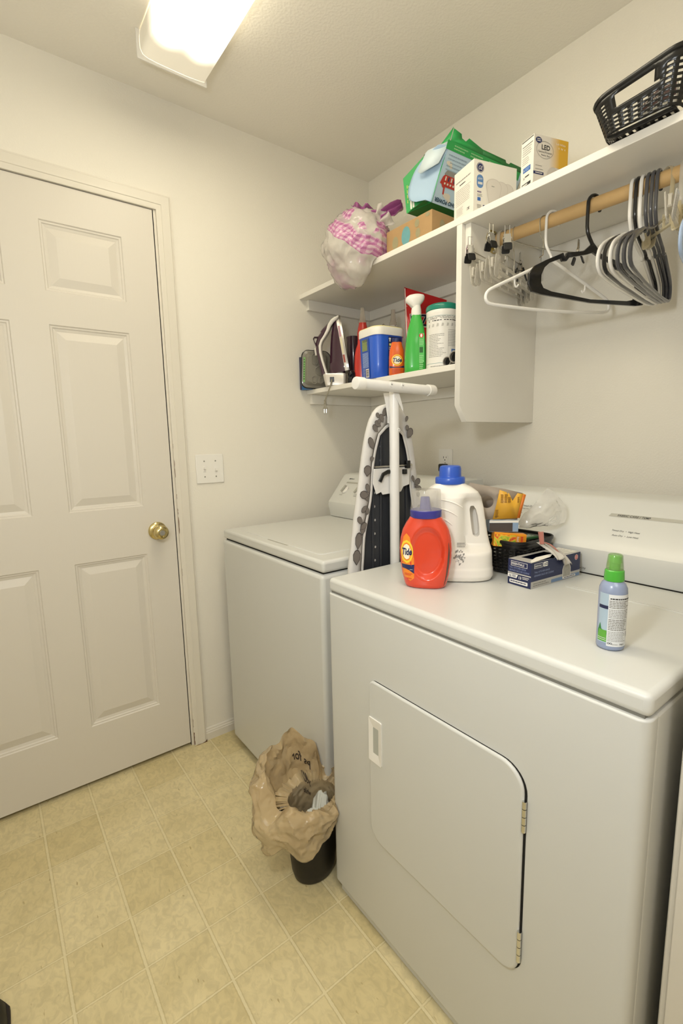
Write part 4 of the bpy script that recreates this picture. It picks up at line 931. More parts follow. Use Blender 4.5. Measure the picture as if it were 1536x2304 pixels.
# ================================================================ LOWER SHELF
def lower_shelf_things():
    # blue box leaning by the door wall
    t = thing('small_box', 'thin blue box with a yellow panel, leftmost on the lower shelf against the door wall', 'box', (-.395, -.022, LZ), radians(-66))
    BB = mat('box_mid_blue', '2f6fae', .4); b = MB(); b.box(-.022, .030, -.010, .012, 0, .138, BB); F = frame((0, -.010, 0), (1, 0, 0), (0, 0, 1))
    b.rect(-.022, -.012, 0, .138, mat('box_edge_dark', '3b3a52', .5), F).rect(-.011, .022, .048, .096, mat('panel_yellow', 'e0bf4d', .4), F).txt('TI', -.008, .112, .019, CARDW, F, bold=.03)
    b.build('carton', t, bevel=.0008)
    # moulded grey tray
    t = thing('plastic_tray', 'grey moulded plastic tray with a green edge label, standing on edge behind the iron', 'tray', (-.374, -.066, LZ+.0025), 0)
    t.rotation_euler = (0, radians(3), radians(-24))
    TG = mat('tray_grey', '7b776c', .35, coat=.3); b = MB()
    w, h = .122, .155; ring = lambda i, z, r: [(x, y, z) for x, y in rrect(-w/2+i, w/2-i, i, h-i, max(.002, r-i*.6), 5)]
    F = frame((0, 0, 0), (1, 0, 0), (0, 0, 1))
    R = [ring(0, 0, .026), ring(.001, .005, .026), ring(.005, .006, .026), ring(.011, .007, .026), ring(.020, .020, .026), ring(.024, .022, .024), ring(.040, .022, .02)]
    b.loft(R, TG, F, cap=False); n = len(R[0]); b.add(R[-1], [tuple(range(n))], TG, F); b.add(R[0], [tuple(range(n))[::-1]], TG, F); b.build('tray_body', t, angle=25)
    c = MB(); c.loft([ring(-.001, -.002, .026), ring(-.003, 0, .027), ring(-.003, .004, .027), ring(.0, .0055, .026)], BLK, F, cap=False); c.build('black_rim', t)
    g = MB()
    for (cx, cy, w_, h_) in ((-.008, .032, .010, .015), (-.008, .118, .012, .022), (.022, .032, .008, .012)):
        g.tube([(x, y, .0225) for x, y in rrect(cx-w_, cx+w_, cy-h_, cy+h_, .008, 4)], .0022, TG, 8, closed=True, M=F)
    g.tube([(.020, .052, .0225), (.004, .056, .0225), (-.006, .068, .0225), (-.004, .082, .0225), (.010, .090, .0225), (.024, .094, .0225)], .0026, TG, 8, M=F); g.build('embossing', t.children[0])
    l = MB(); l.rect(-.0555, -.0475, .022, .125, mat('green_label', '7fb567', .4), F, z=.0125); l.lines(-.054, -.049, .03, .12, 9, INK, F, z=.0130, seed=2); l.build('edge_label', t, recalc=False, label='green strip label')

    # steam iron on its heel. local profile plane: (y, z) with the soleplate towards -y
    t = thing('steam_iron', 'plum and white steam iron standing on its heel on the lower shelf, cord hanging down', 'iron', (-.3445, -.1700, 0), radians(49))
    PL = mat('plum_plastic', '3f2433', .2, coat=.5); SV = mat('silver_paint', 'cfcac2', .3, metal=.35); WT = mat('iron_white', 'e2ded6', .3); ST = mat('soleplate_steel', 'a9a6a2', .22, metal=1)
    # sole line from heel to tip
    A = Vector((-.058, 1.512)); B = Vector((-.0215, 1.7365)); ax = (B-A).normalized(); nrm = Vector((ax.y, -ax.x)) * -1   # towards the handle (+y)
    if nrm.x < 0: nrm = -nrm
    Ls = (B-A).length
    def hw(s): k = max(0., min(1., s)); return .046*(1-k**2.3)**.62*(1 if k > .08 else .93+.07*k/.08)
    def P(s, d, x): q = A+ax*(s*Ls)+nrm*d; return (x, q.x, q.y)
    def slab(d0, d1, k0, k1, mt, name, par, n=26, bev=0):
        b = MB(); secs = []
        for d, k in ((d0, k0), (d0+(d1-d0)*.3, max(k0, k1)), (d1, k1)):
            ss = [i/n for i in range(n+1)]; q = [P(s, d, hw(s)*k) for s in ss]+[P(s, d, -hw(s)*k) for s in ss[::-1][1:]]; secs.append(q)
        b.loft(secs, mt); return b.build(name, par, angle=30)
    slab(-.006, 0, 1.0, 1.0, ST, 'soleplate', t)
    slab(.0005, .012, .97, .93, SV, 'silver_skirt', t)
    slab(.012, .016, .9, .86, PL, 'lower_band', t)
    # upper body: loft of cross-sections along the sole with changing height
    b = MB(); secs = []
    for i in range(25):
        s = i/24*.985; h_ = .016+(.050*(1-s)**.8+.010)*(1-s**6); w = hw(s)*.9
        secs.append([P(s, .014, w), P(s, .014+(h_-.014)*.5, w*.88), P(s, h_, w*.45), P(s, h_+.002, 0), P(s, h_, -w*.45), P(s, .014+(h_-.014)*.5, -w*.88), P(s, .014, -w)])
    b.loft(secs, PL); b.build('body', t, angle=50)
    bd = t.children[-1]
    l = MB(); 
    for s0, s1, mt in ((.60, .80, mat('pink_print', 'b98a98', .4)), (.30, .58, mat('cream_print', 'd8cfae', .4)), (.14, .28, mat('red_print', '9a4a3c', .4))):
        q = []
        for k in range(9):
            s = s0+(s1-s0)*k/8; q += [P(s, .0025, -hw(s)*.973-.0004), P(s, .0105, -hw(s)*.945-.0006)]
        l.add(q, [(2*k, 2*k+2, 2*k+3, 2*k+1) for k in range(8)], mt)
    l.build('print_strip', t, recalc=False)
    # handle: white side strips with plum grip between
    strip = [(-.022, 1.730), (-.010, 1.722), (.004, 1.712), (.016, 1.695), (.024, 1.675), (.036, 1.655), (.050, 1.636), (.057, 1.616), (.056, 1.590), (.049, 1.558), (.041, 1.530), (.033, 1.503)]
    for x, nm in ((-.0175, 'white_side_strip'), (.0175, 'white_side_strip')):
        MB().tube([(x, y, z) for y, z in strip], [.003, .0075, .0085, .008, .0065, .0055, .0055, .006, .0055, .005, .0048, .005], WT, 12, rb=.006, up=(1, 0, 0)).build(nm, t)
    grip = [(-.016, 1.720), (-.002, 1.714), (.014, 1.701), (.030, 1.686), (.043, 1.668), (.056, 1.650), (.064, 1.630), (.066, 1.602), (.060, 1.570), (.052, 1.535), (.044, 1.503)]
    MB().tube([(0, y, z) for y, z in grip], [.004, .007, .009, .010, .011, .012, .012, .0105, .010, .010, .011], PL, 16, rb=.0165, up=(1, 0, 0)).build('handle', t)
    hd = t.children[-1]
    MB().tube([(0, .022, 1.698), (0, .042, 1.680), (0, .050, 1.670)], .007, PL, 12, rb=.014, up=(1, 0, 0)).build('steam_button', hd)
    MB().tube([(0, .062, 1.652), (0, .080, 1.653), (0, .085, 1.646), (0, .080, 1.632), (0, .074, 1.618)], [.005, .003, .0025, .003, .003], PL, 10, rb=.014, up=(1, 0, 0)).build('thumb_rest', hd)
    MB().tube([(0, .078, 1.610), (0, .075, 1.580)], .006, SV, 12, rb=.010, up=(1, 0, 0)).box(-.005, .005, .080, .084, 1.586, 1.604, BLK).build('temperature_slider', hd, bevel=.001)
    # dark water tank inside the grip opening, and heel
    b = MB(); b.loft([[(x, y, z) for x, y in rrect(-w_, w_, y0_, y1_, .008, 3)] for z, w_, y0_, y1_ in ((1.500, .026, -.045, .018), (1.545, .023, -.045, .010), (1.60, .018, -.035, .004), (1.655, .012, -.025, .000))], PL); b.build('water_tank', t)
    b = MB(); b.loft([[(x, y, z) for x, y in rrect(-w_, w_, y0_, y1_, .012, 5)] for z, w_, y0_, y1_ in ((1.4525, .032, -.044, .035), (1.456, .0345, -.047, .038), (1.497, .0345, -.049, .047), (1.503, .032, -.047, .045))], SV); b.build('heel', t, angle=30, label='silver-white heel with a cord socket')
    he = t.children[-1]
    MB().box(-.0365, -.031, .000, .018, 1.468, 1.488, BLK).build('cord_socket', he, bevel=.001)
    b = MB(); b.loft([[(x*k, -.018+y*k, z) for x, y in sellipse(.030, .028, 24)] for z, k in ((1.503, 1), (1.512, .98), (1.519, .7), (1.521, .2))], SV); b.build('rear_cap', t, angle=50)
    CG = mat('cord_grey', '8b8574', .5); cb = MB()
    cp = [(-.036, .010, 1.478), (-.044, .010, 1.470), (-.052, .013, 1.455), (-.055, .019, 1.438), (-.056, .026, 1.420), (-.056, .033, 1.405), (-.056, .0365, 1.393)]
    for dy in (-.0014, .0014): cb.tube([(x, y+dy, z) for x, y, z in cp], .0017, CG, 8)
    cb.build('cord', t, label='grey twin power cord')
    pb = MB()
    M0 = T(-.056, .0375, 0)
    pb.lathe([(.0030, 1.396), (.0042, 1.394), (.0042, 1.391), (.0030, 1.390), (.0043, 1.388), (.0043, 1.385), (.0032, 1.384), (.0046, 1.382), (.0046, 1.379), (.0035, 1.378)], CG, 14, M0, sy=1.2)
    pb.prism([(-.0075, 1.378), (.0075, 1.378), (.0055, 1.374), (.0062, 1.368), (.0098, 1.360), (.0098, 1.358), (-.0098, 1.358), (-.0098, 1.360), (-.0062, 1.368), (-.0055, 1.374)], -.0045, .0045, CG, frame((-.056, .0375, 0), (0, -1, 0), (0, 0, 1)))
    pb.build('plug', t, bevel=.0006)
    pg = t.children[-1]
    for dy in (-.0042, .0042): MB().box(-.0585, -.0535, .0375+dy-.0008, .0375+dy+.0008, 1.342, 1.358, CHROME).build('prong', pg)
    # dark pouch between iron and red bottle
    t = thing('cloth_pouch', 'crumpled shiny black pouch between the iron and the red bottle', 'pouch', (-.318, -.262, LZ), 0)
    b = MB(); secs = []
    for i in range(11):
        z = .058*i/10; k = sin(pi*(.18+.78*i/10))**.6; secs.append([(x*k+crumple((x, y, z), 40, .008), y*k*.62+crumple((y, x, z), 45, .007), z) for x, y in sellipse(.026, .026, 28)])
    b.loft(secs, mat('black_shiny_cloth', '17171a', .3, coat=.3)); b.build('pouch_body', t, angle=25)
    # plum cup behind
    t = thing('plastic_cup', 'small dark plum cup standing behind the iron, beside the red bottle', 'cup', (-.20, -.118, LZ), 0)
    MB().lathe([(0, 0), (.024, 0), (.026, .003), (.030, .205), (.031, .225), (.028, .226), (.026, .21), (0, .2)], PL, 28, cap=False).build('cup_body', t, angle=40)

    # red squeeze bottle
    t = thing('squeeze_bottle', 'translucent red squeeze bottle with clear nozzle, left of the blue tub', 'bottle', (-.285, -.285, LZ), radians(-35))
    RR = mat('red_bottle_plastic', 'c9342c', .25, coat=.3)
    secs = []; b = MB()
    for z, a, c_ in ((0, .031, .022), (.003, .034, .025), (.02, .036, .026), (.07, .036, .026), (.115, .034, .025), (.14, .029, .023), (.158, .022, .020), (.178, .0205, .0195), (.200, .022, .020), (.222, .0185, .0175), (.235, .0155, .0155), (.240, .0150, .0150)):
        secs.append([(x, y, z) for x, y in sellipse(a, c_, 32, 2.2)])
    b.loft(secs, RR); b.build('bottle', t, angle=60)
    CLN = film('clear_nozzle_plastic', 'e6dccb', .55, .1, .5)
    MB().lathe([(.0155, .239), (.0158, .247), (.0135, .249), (.0110, .262), (.0080, .285), (.0070, .298), (0, .2985)], CLN, 24, cap=False).build('nozzle', t, label='clear tapered nozzle')
    # blue tub
    t = thing('detergent_tub', 'large blue detergent tub with a white lid, in the middle of the lower shelf', 'tub', (-.318, -.4310, LZ), radians(-6))
    TB = mat('tub_blue', '2a5fd0', .3, coat=.3); w, d, h = .134, .130, .150
    b = MB(); secs = [[(x, y, z) for x, y in rrect(-w/2*k, w/2*k, -d/2*k, d/2*k, .032, 6)] for z, k in ((0, .90), (.003, .925), (.05, .95), (.1, .98), (.152, 1.0))]
    b.loft(secs, TB); b.build('tub', t, angle=50); tb = t.children[-1]
    l = MB(); F = frame((0, -d/2*.955, 0), (1, 0, -.0), (0, -.035, 1)); F2 = frame((-w/2*.955, 0, 0), (0, -1, 0), (-.035, 0, 1))
    YG = mat('label_olive', '9aa843', .5); LBW = mat('label_pale_blue', '9fb4de', .4)
    YL = mat('label_yellow2', 'efe07a', .4)
    l.rect(-.016, .042, .004, .145, NAVY, F, z=.0006)
    for i in range(3): x = -.010+.016*i; l.flat([(x-.005, .137), (x-.002, .134), (x-.002, .127), (x+.003, .127), (x+.003, .134), (x+.006, .137), (x+.004, .140), (x-.003, .140)], CARDW, F, z=.001)
    l.rect(-.012, .030, .113, .121, YL, F, z=.001); l.lines(-.013, .014, .098, .110, 2, CARDW, F, z=.001, seed=1, ragged=.1); l.lines(-.013, .014, .066, .076, 2, CARDW, F, z=.001, seed=2); l.ring(.006, .090, .008, .006, .0025, CARDW, F, z=.001); l.ring(.006, .052, .008, .007, .0025, CARDW, F, z=.001)
    l.lines(-.013, .012, .010, .034, 5, LBW, F, z=.001, seed=2)
    l.rect(-.014, .006, .002, .007, YL, F, z=.0012)
    l.rect(-.032, .018, .002, .144, mat('tub_blue_label', '2c4fa8', .4), F2, z=.0006)
    l.lines(-.024, .010, .100, .140, 9, YG, F2, z=.0011, seed=5, fill=.8, ragged=.1); l.lines(-.02, .016, .132, .141, 2, INK, F2, z=.0012, seed=25, fill=.4); l.lines(-.024, .014, .040, .094, 15, LBW, F2, z=.0011, seed=6, fill=.6, ragged=.05); l.lines(-.024, -.010, .006, .038, 8, LBW, F2, z=.0011, seed=7)
    l.rect(-.006, .014, .005, .036, CARDW, F2, z=.0012)
    for k in range(9): l.rect(-.004, .012, .008+.0028*k, .0080+.0028*k+(.0018 if k % 3 else .001), INK, F2, z=.0015)
    l.build('label', tb, recalc=False, label='navy and yellow printed label')
    b = MB(); k = 1.03; secs = [[(x, y, z) for x, y in rrect(-w/2*q, w/2*q, -d/2*q, d/2*q, .034, 6)] for z, q in ((.150, 1.045), (.154, 1.05), (.174, 1.05), (.178, 1.03))]
    b.loft(secs, PLW); b.build('lid', t, angle=40); ld = t.children[-1]
    b = MB(); secs = [[(x, y, z) for x, y in rrect(-w/2*q, w/2*q, -d/2*q, d/2*q, .032, 6)] for z, q in ((.177, 1.03), (.1805, 1.01), (.183, .9))]
    b.loft(secs, mat('pale_yellow_lid', 'e9dfa2', .35)); b.build('lid_top', ld, angle=40, label='pale yellow raised top')
    # small orange bottle in front of the tub
    t = thing('stain_spray', 'small orange stain-remover bottle in front of the blue tub', 'bottle', (-.3535, -.5515, LZ), radians(-38))
    OB = mat('orange_bottle', 'e0641f', .25, coat=.4); b = MB()
    b.loft([[(x, y, z) for x, y in sellipse(a, c_, 28, 2.8)] for z, a, c_ in ((0, .0255, .015), (.003, .027, .0165), (.05, .027, .0165), (.085, .0255, .016), (.1, .020, .0145), (.108, .0185, .014), (.112, .0175, .0135))], OB); b.build('bottle', t, angle=50); bo = t.children[-1]
    MB().lathe([(.0135, .111), (.0145, .113), (.0140, .124), (.0125, .1255), (0, .126)], NAVY, 20, cap=False, sx=1.15).build('cap', t)
    l = MB(); fn = lambda p: (p.x, -.0165*(1-min(.99, abs(p.x)/.027)**2.8)**(1/2.8)-.0004-p.z, p.y)
    def gp(cx, cy, rx, ry, mt, z):
        v = [(cx, cy, z)]+[(cx+rx*q/3*cos(2*pi*i/24), cy+ry*q/3*sin(2*pi*i/24), z) for q in (1, 2, 3) for i in range(24)]
        f = [(0, 1+i, 1+(i+1) % 24) for i in range(24)]+[(1+q*24+i, 25+q*24+i, 25+q*24+(i+1) % 24, 1+q*24+(i+1) % 24) for q in (0, 1) for i in range(24)]
        l.add(v, f, mt, None, fn)
    gp(0, .050, .0190, .0190, mat('label_yellow', 'f4d23c', .35), .0002); gp(0, .050, .0155, .0155, OB, .0004); gp(0, .050, .0135, .0135, mat('label_cream', 'f6eed2', .35), .0006)
    l.txt('Tide', 0, .0435, .0190, mat('tide_blue', '1b1f55', .35), None, .0010, fn, 'CENTER', bold=.03, shear=.15, sx=.95)
    v = [(-.0255+.0510*i/12, y, .0007) for i in range(13) for y in (.024, .031-.008*sin(pi*i/12)*.6)]; l.add(v, [(2*i, 2*i+2, 2*i+3, 2*i+1) for i in range(12)], NAVY, None, fn)
    l.lines(-.018, .020, .004, .021, 4, mat('label_red', 'b3321a', .4), None, .0004, 4, fn=fn); l.build('label', bo, recalc=False)
    # red bag behind
    t = thing('standing_pouch', 'tall red foil bag standing at the back of the lower shelf', 'bag', (-.175, -.515, LZ), radians(-24))
    t.rotation_euler = (radians(-6), 0, radians(-24))
    b = MB(); RB = mat('red_foil', 'cf2024', .28, coat=.3, bump=(14, .25, .004)); n = 12
    def side(sg):
        def fn(u, v):
            x = -.066+.172*u; z = .345*v-(.040)*u*v**6; d_ = .026*sin(pi*u)**.5*(1-v)**.8
            return (x, sg*d_+.0, z)
        return fn
    b.surf(14, 18, side(-1), RB).surf(14, 18, side(1), RB); F = frame((0, 0, 0), (1, 0, 0), (0, 0, 1))
    fn = lambda p: (p.x, -.026*max(0, sin(pi*(p.x+.066)/.172))**.5*(1-p.y/.345)**.8-.0012-p.z, p.y)
    b.txt('BOUNTY', -.052, .190, .066, CARDW, None, .0004, fn, bold=.045, sx=.6, shear=-.08) if False else b.txt('BIZ', -.052, .196, .066, CARDW, None, .0004, fn, bold=.05, sx=.75)
    b.txt('BIZ', -.051, .1985, .062, mat('deep_navy', '151a3c', .4), None, .0012, fn, bold=.018, sx=.79)
    b.add([(-.0655, z, .0008) for z in (0, .34)]+[(-.0625, z, .0008) for z in (.34, 0)], [(0, 1, 2, 3)], CARDW, None, fn); b.add([(-.066, .272, .001), (.10, .268, .001), (.10, .272, .001), (-.066, .276, .001)], [(0, 1, 2, 3)], mat('pink_seal', 'e08a80', .4), None, fn)
    b.build('foil_bag', t, angle=60, recalc=False)
    # hidden clear nozzle bottle and wire hook
    t = thing('squeeze_bottle', 'clear-nozzled pale bottle standing behind the blue tub', 'bottle', (-.165, -.335, LZ), 0)
    MB().lathe([(0, 0), (.026, 0), (.028, .004), (.028, .17), (.022, .2), (.0135, .215), (.0135, .235), (0, .236)], mat('pale_bottle', 'ddd8cc', .3), 26, cap=False).build('bottle', t, angle=50)
    MB().lathe([(.0155, .234), (.0155, .246), (.0125, .25), (.0095, .27), (.0080, .296), (0, .2965)], MC['clear_nozzle_plastic'], 24, cap=False).build('nozzle', t)
    t = thing('wire_hook', 'bent dark wire hook sticking up behind the tub lid', 'hook', (-.185, -.300, LZ), radians(-30))
    MB().tube([(-.02, 0, .002), (-.018, 0, .21), (-.012, 0, .236), (0, 0, .246), (.010, 0, .236), (.013, 0, .215), (.013, 0, .19)], .0016, WIRE, 8).build('wire', t)
    # green spray bottle
    t = thing('spray_bottle', 'green spray bottle with a white trigger head, left of the wipes canister', 'spray bottle', (-.3410, -.6290, LZ), radians(-40))
    GB = mat('green_bottle_plastic', '3fae46', .25, coat=.35); b = MB()
    for_ = ((0, .0335, .022), (.004, .036, .025), (.02, .037, .026), (.06, .0365, .026), (.09, .035, .025), (.120, .0315, .0235), (.145, .027, .021), (.165, .0215, .019), (.182, .0165, .0165), (.188, .0155, .0155))
    b.loft([[(x+.004*(z/.188), y, z) for x, y in sellipse(a, c_, 36, 2.5)] for z, a, c_ in for_], GB); b.build('bottle', t, angle=50); bo = t.children[-1]
    l = MB(); gl = mat('green_label_light', '9bd196', .4); dx = .018
    F = frame((.0, -.0262, 0), (1, 0, 0), (0, 0, 1))
    l.rect(.010, .028, .030, .125, mat('green_label_mid', '58b85c', .4), F, z=.0002) ; l.lines(.012, .026, .008, .055, 8, gl, F, z=.0006, seed=3); l.rect(.012, .024, .062, .080, mat('green_label_dark', '255f2c', .4), F, z=.0006); l.lines(.012, .026, .085, .105, 4, gl, F, z=.0006, seed=6)
    l.disc(.018, .117, .007, .007, RED, F, z=.0006).disc(.018, .117, .0035, .0055, CARDW, F, z=.0009)
    l.flat([(-.017, .150), (-.009, .150), (-.012, .162)], CARDW, frame((0, -.0225, 0), (1, 0, 0), (0, .14, 1)), z=.004)
    l.build('label', bo, recalc=False)
    M = T(.004, 0, 0)
    hd = MB(); hd.lathe([(.0165, .186), (.0172, .19), (.0165, .205), (.0150, .212), (.0138, .222)], PLW, 26, M, cap=True)
    hd.loft([[(x+cx, y, z) for x, y in sellipse(a, c_, 30, 2.3)] for z, a, c_, cx in ((.212, .014, .013, .002), (.222, .020, .0155, -.001), (.230, .0285, .0175, -.002), (.238, .0320, .0185, -.001), (.246, .0310, .018, .001), (.252, .025, .015, .004), (.255, .014, .009, .006))], PLW); hd.build('trigger_head', t, angle=60)
    # wipes canister
    t = thing('wipes_canister', 'white disinfecting wipes canister with a teal-green lid, right end of the lower shelf', 'canister', (-.2940, -.7075, LZ), radians(-38))
    R = .0525
    b = MB(); b.lathe([(0, 0), (R-.004, 0), (R-.001, .003), (R, .008), (R-.0008, .014), (R-.0008, .168), (R, .172), (R, .186), (R-.002, .189), (0, .189)], mat('canister_white', 'e7e4de', .35), 48, cap=False); b.build('canister', t, angle=35); ca = t.children[-1]
    MB().lathe([(R-.001, .186), (R+.0012, .188), (R+.0015, .199), (R-.001, .2045), (R-.010, .2085), (R-.018, .2095), (0, .2095)], mat('teal_lid', '12806a', .3, coat=.3), 48, cap=False).build('lid', t, angle=45)
    l = MB(); fn = lambda p: ((R-.0006+p.z)*sin(p.x/R), -(R-.0006+p.z)*cos(p.x/R), p.y)
    def strip(x0, x1, y0, y1, mt, z, n=20): l.add([(x0+(x1-x0)*i/n, y, z) for i in range(n+1) for y in (y0, y1)], [(2*i, 2*i+2, 2*i+3, 2*i+1) for i in range(n)], mt, None, fn)
    strip(-.078, .078, .0180, .0192, mat('rule_teal', '8aa9ac', .5), .0003); strip(-.078, .078, .166, .167, mat('rule_teal', '8aa9ac', .5), .0003)
    l.lines(-.070, .070, .156, .165, 3, INKG, None, .0004, 1, fill=.5, fn=fn, ragged=.02); l.lines(-.060, .072, .1495, .1545, 1, INK, None, .0004, 2, fill=.5, fn=fn, ragged=.02)
    for k in range(8): x = -.058+.0165*k; l.ring(x, .138, .0042, .0052, .0006, INKG, None, .0004) if False else l.add([(x-.004, .133, .0004), (x+.003, .134, .0004), (x+.004, .142, .0004), (x-.002, .143, .0004)], [(0, 1, 2, 3)], mat('icon_grey', 'bdbab4', .5), None, fn)
    l.lines(-.058, .004, .038, .112, 15, INKG, None, .0004, 3, fill=.28, fn=fn, ragged=.5); l.lines(.010, .058, .07, .124, 11, INKG, None, .0004, 4, fill=.28, fn=fn, ragged=.4)
    strip(.010, .0105, .03, .115, INKG, .0004, 1); strip(.022, .062, .045, .062, BLUE, .0005); l.lines(.026, .058, .048, .059, 3, CARDW, None, .0008, 4, fn=fn); 
    for a in range(3):
        aa = a*2*pi/3+.5; c_, s_ = cos(aa), sin(aa); cx, cy = .019, .030; q = [(-.0028, .0045), (.0022, .0045), (.0036, .0022), (.0050, .0030), (.0036, -.0010), (.0006, .0008), (.0020, .0018), (.0012, .0026), (-.0024, .0026)]
        l.add([(cx+x*c_-y*s_, cy+x*s_+y*c_, .0005) for x, y in q], [tuple(range(len(q)))], INK, None, fn)
    l.lines(.013, .026, .0205, .0235, 1, INK, None, .0005, 4, fn=fn, ragged=0); l.lines(-.05, .0, .007, .011, 1, INKG, None, .0012, 8, fill=.5, fn=fn)
    l.build('label_print', ca, recalc=False)
    # two grey tubes lying at the right end
    for (x, y, r, lb) in ((-.356, -.7815, .0150, 'smaller grey plastic tube lying at the right end of the lower shelf, beside the canister'), (-.358, -.8125, .0185, 'larger grey plastic tube lying against the divider on the lower shelf')):
        t = thing('plastic_tube', lb, 'tube', (x, y, LZ+r+(.0003 if r < .016 else .0065)), radians(8), 'grey tubes on the lower shelf')
        TGm = mat('tube_grey', '8c8780', .35); M = RY(pi/2)
        MB().lathe([(r*.82, .004), (r*.82, 0), (r, 0), (r, .008), (r*.94, .010), (r*.94, .15)], TGm, 28, M, cap=False).lathe([(0, .012), (r*.82, .012)], DARK, 20, M, cap=False).build('tube_body', t)
    t = thing('storage_bag', 'pale blue bag standing behind the wipes canister, against the divider', 'bag', (-.165, -.800, LZ), 0)
    b = MB(); b.loft([[(x, y, z) for x, y in sellipse(.06*k, .030*k, 24)] for z, k in ((0, .9), (.01, 1), (.08, 1), (.13, .8), (.145, .4))], mat('pale_blue_bag', '9fc0c4', .5)); b.build('bag_body', t, angle=50)
lower_shelf_things()
# ================================================================ UPPER SHELF
def upper_shelf_things():
    # plastic bag bulging over the front edge
    t = thing('plastic_bag', 'stuffed white plastic bag with pink gingham print, drooping over the upper shelf edge', 'plastic bag', (-.392, -.398, UZ))
    def cn(nt):
        N = nt.nodes; L = nt.links; tc = N.new('ShaderNodeTexCoord'); sp = N.new('ShaderNodeSeparateXYZ'); L.new(tc.outputs['Object'], sp.inputs[0])
        nz = N.new('ShaderNodeTexNoise'); nz.inputs['Scale'].default_value = 9; nz.inputs['Detail'].default_value = 3; L.new(tc.outputs['Object'], nz.inputs['Vector'])
        def mth(op, a, b_=None, c=None):
            n = N.new('ShaderNodeMath'); n.operation = op
            for i, q in enumerate((a, b_, c)):
                if q is None: continue
                if isinstance(q, (int, float)): n.inputs[i].default_value = q
                else: L.new(q, n.inputs[i])
            return n.outputs[0]
        # print band: a crooked ribbon across the upper right of the bag; coordinates along it drive the checks
        y, z = sp.outputs[1], sp.outputs[2]; nn = mth('SUBTRACT', nz.outputs[0], .5)
        q = mth('MULTIPLY_ADD', nn, .05, mth('ADD', mth('MULTIPLY', y, -.62), mth('MULTIPLY', z, .78)))
        d = mth('ABSOLUTE', mth('SUBTRACT', q, .090)); band = mth('LESS_THAN', d, .026)
        d2 = mth('ABSOLUTE', mth('SUBTRACT', mth('ADD', mth('MULTIPLY', y, .9), mth('MULTIPLY', z, .45)), -.02)); 
        band2 = mth('MULTIPLY', mth('LESS_THAN', mth('ABSOLUTE', mth('SUBTRACT', q, .150)), .022), mth('GREATER_THAN', nn, -.03))
        on = mth('MAXIMUM', band, band2)
        u = mth('ADD', mth('MULTIPLY', y, .78), mth('MULTIPLY', z, .62)); ck = lambda a: mth('GREATER_THAN', mth('SINE', mth('MULTIPLY', a, 420)), 0.0)
        chk = mth('MULTIPLY', mth('ADD', ck(u), ck(q)), .5)
        r = N.new('ShaderNodeValToRGB'); r.color_ramp.elements[0].color = lin('f2d3e2'); r.color_ramp.elements[1].color = lin('c878b0'); x = r.color_ramp.elements.new(.5); x.color = lin('dfa0c8'); L.new(chk, r.inputs[0])
        # faint pink contents seen through the film
        nz2 = N.new('ShaderNodeTexNoise'); nz2.inputs['Scale'].default_value = 11; L.new(tc.outputs['Object'], nz2.inputs['Vector'])
        r2 = N.new('ShaderNodeValToRGB'); r2.color_ramp.elements[0].position = .52; r2.color_ramp.elements[0].color = lin('f0ebe2'); r2.color_ramp.elements[1].position = .72; r2.color_ramp.elements[1].color = lin('dcb4cc'); L.new(nz2.outputs[0], r2.inputs[0])
        mx = N.new('ShaderNodeMix'); mx.data_type = 'RGBA'; L.new(on, mx.inputs[0]); L.new(r2.outputs[0], mx.inputs[6]); L.new(r.outputs[0], mx.inputs[7])
        return mx.outputs[2], mth('MULTIPLY_ADD', on, .16, .76)
    FM = film('gingham_film', 'efe9e0', .86, .14, .35, bump=(42, .55, .006), color_node=cn)
    b = MB(); bm = bmesh.new(); bmesh.ops.create_icosphere(bm, subdivisions=5, radius=1)
    for v in bm.verts:
        p = v.co.copy(); q = Vector((p.x*.120, p.y*.122, p.z*.128+.062))
        n = noise.noise(p*1.7+Vector((3, 1, 7)))*.020 - abs(noise.noise(p*3.3+Vector((1, 8, 2))))*.022 - abs(noise.noise(p*8))*.009+.012
        q += p*n; 
        if q.z > .12: q.z = .12+(q.z-.12)*.8; 
        # the shelf board holds up everything behind its front edge
        lim = .0015
        if q.x-.392 > -.399 and q.z < lim: q.z = lim
        elif q.z < lim and q.x-.392 > -.410: q.x = -.410+.392
        v.co = q
    bm.verts.ensure_lookup_table(); b.add([tuple(v.co) for v in bm.verts], [tuple(v.index for v in f.verts) for f in bm.faces], FM); bm.free(); b.build('bag_body', t, angle=75, recalc=False)
    PKf = film('pink_handle_film', 'b565a2', .9, .25, .3, bump=(60, .5, .004)); WF = film('white_handle_film', 'efe9e0', .75, .14, .4, bump=(60, .5, .004))
    def ear(name, base, tip, w0, w1, mt, curl, seed):
        base = Vector(base); tip = Vector(tip); a = (tip-base); s_ = a.cross(Vector((-.8, -.6, 0))).normalized()
        def fn(u, v):
            w = w0+(w1-w0)*v; p = base+a*v+s_*(u-.5)*w*(1+.25*sin(v*9+seed)); n = Vector((-.75, -.66, .1))
            return tuple(p+n*(.010*sin(u*13+seed)*(.4+v)+curl*v*v)+Vector((0, 0, 0))+n*crumple(p, 40, .006, seed))
        b = MB(); b.surf(22, 22, fn, mt); b.build(name, t, solid=.0006, angle=80, recalc='flat')
    ear('handle', (.0, -.062, .130), (.070, -.152, .168), .055, .030, PKf, .0, 1); ear('handle', (-.02, -.02, .150), (.0, -.02, .196), .05, .075, PKf, .01, 4)
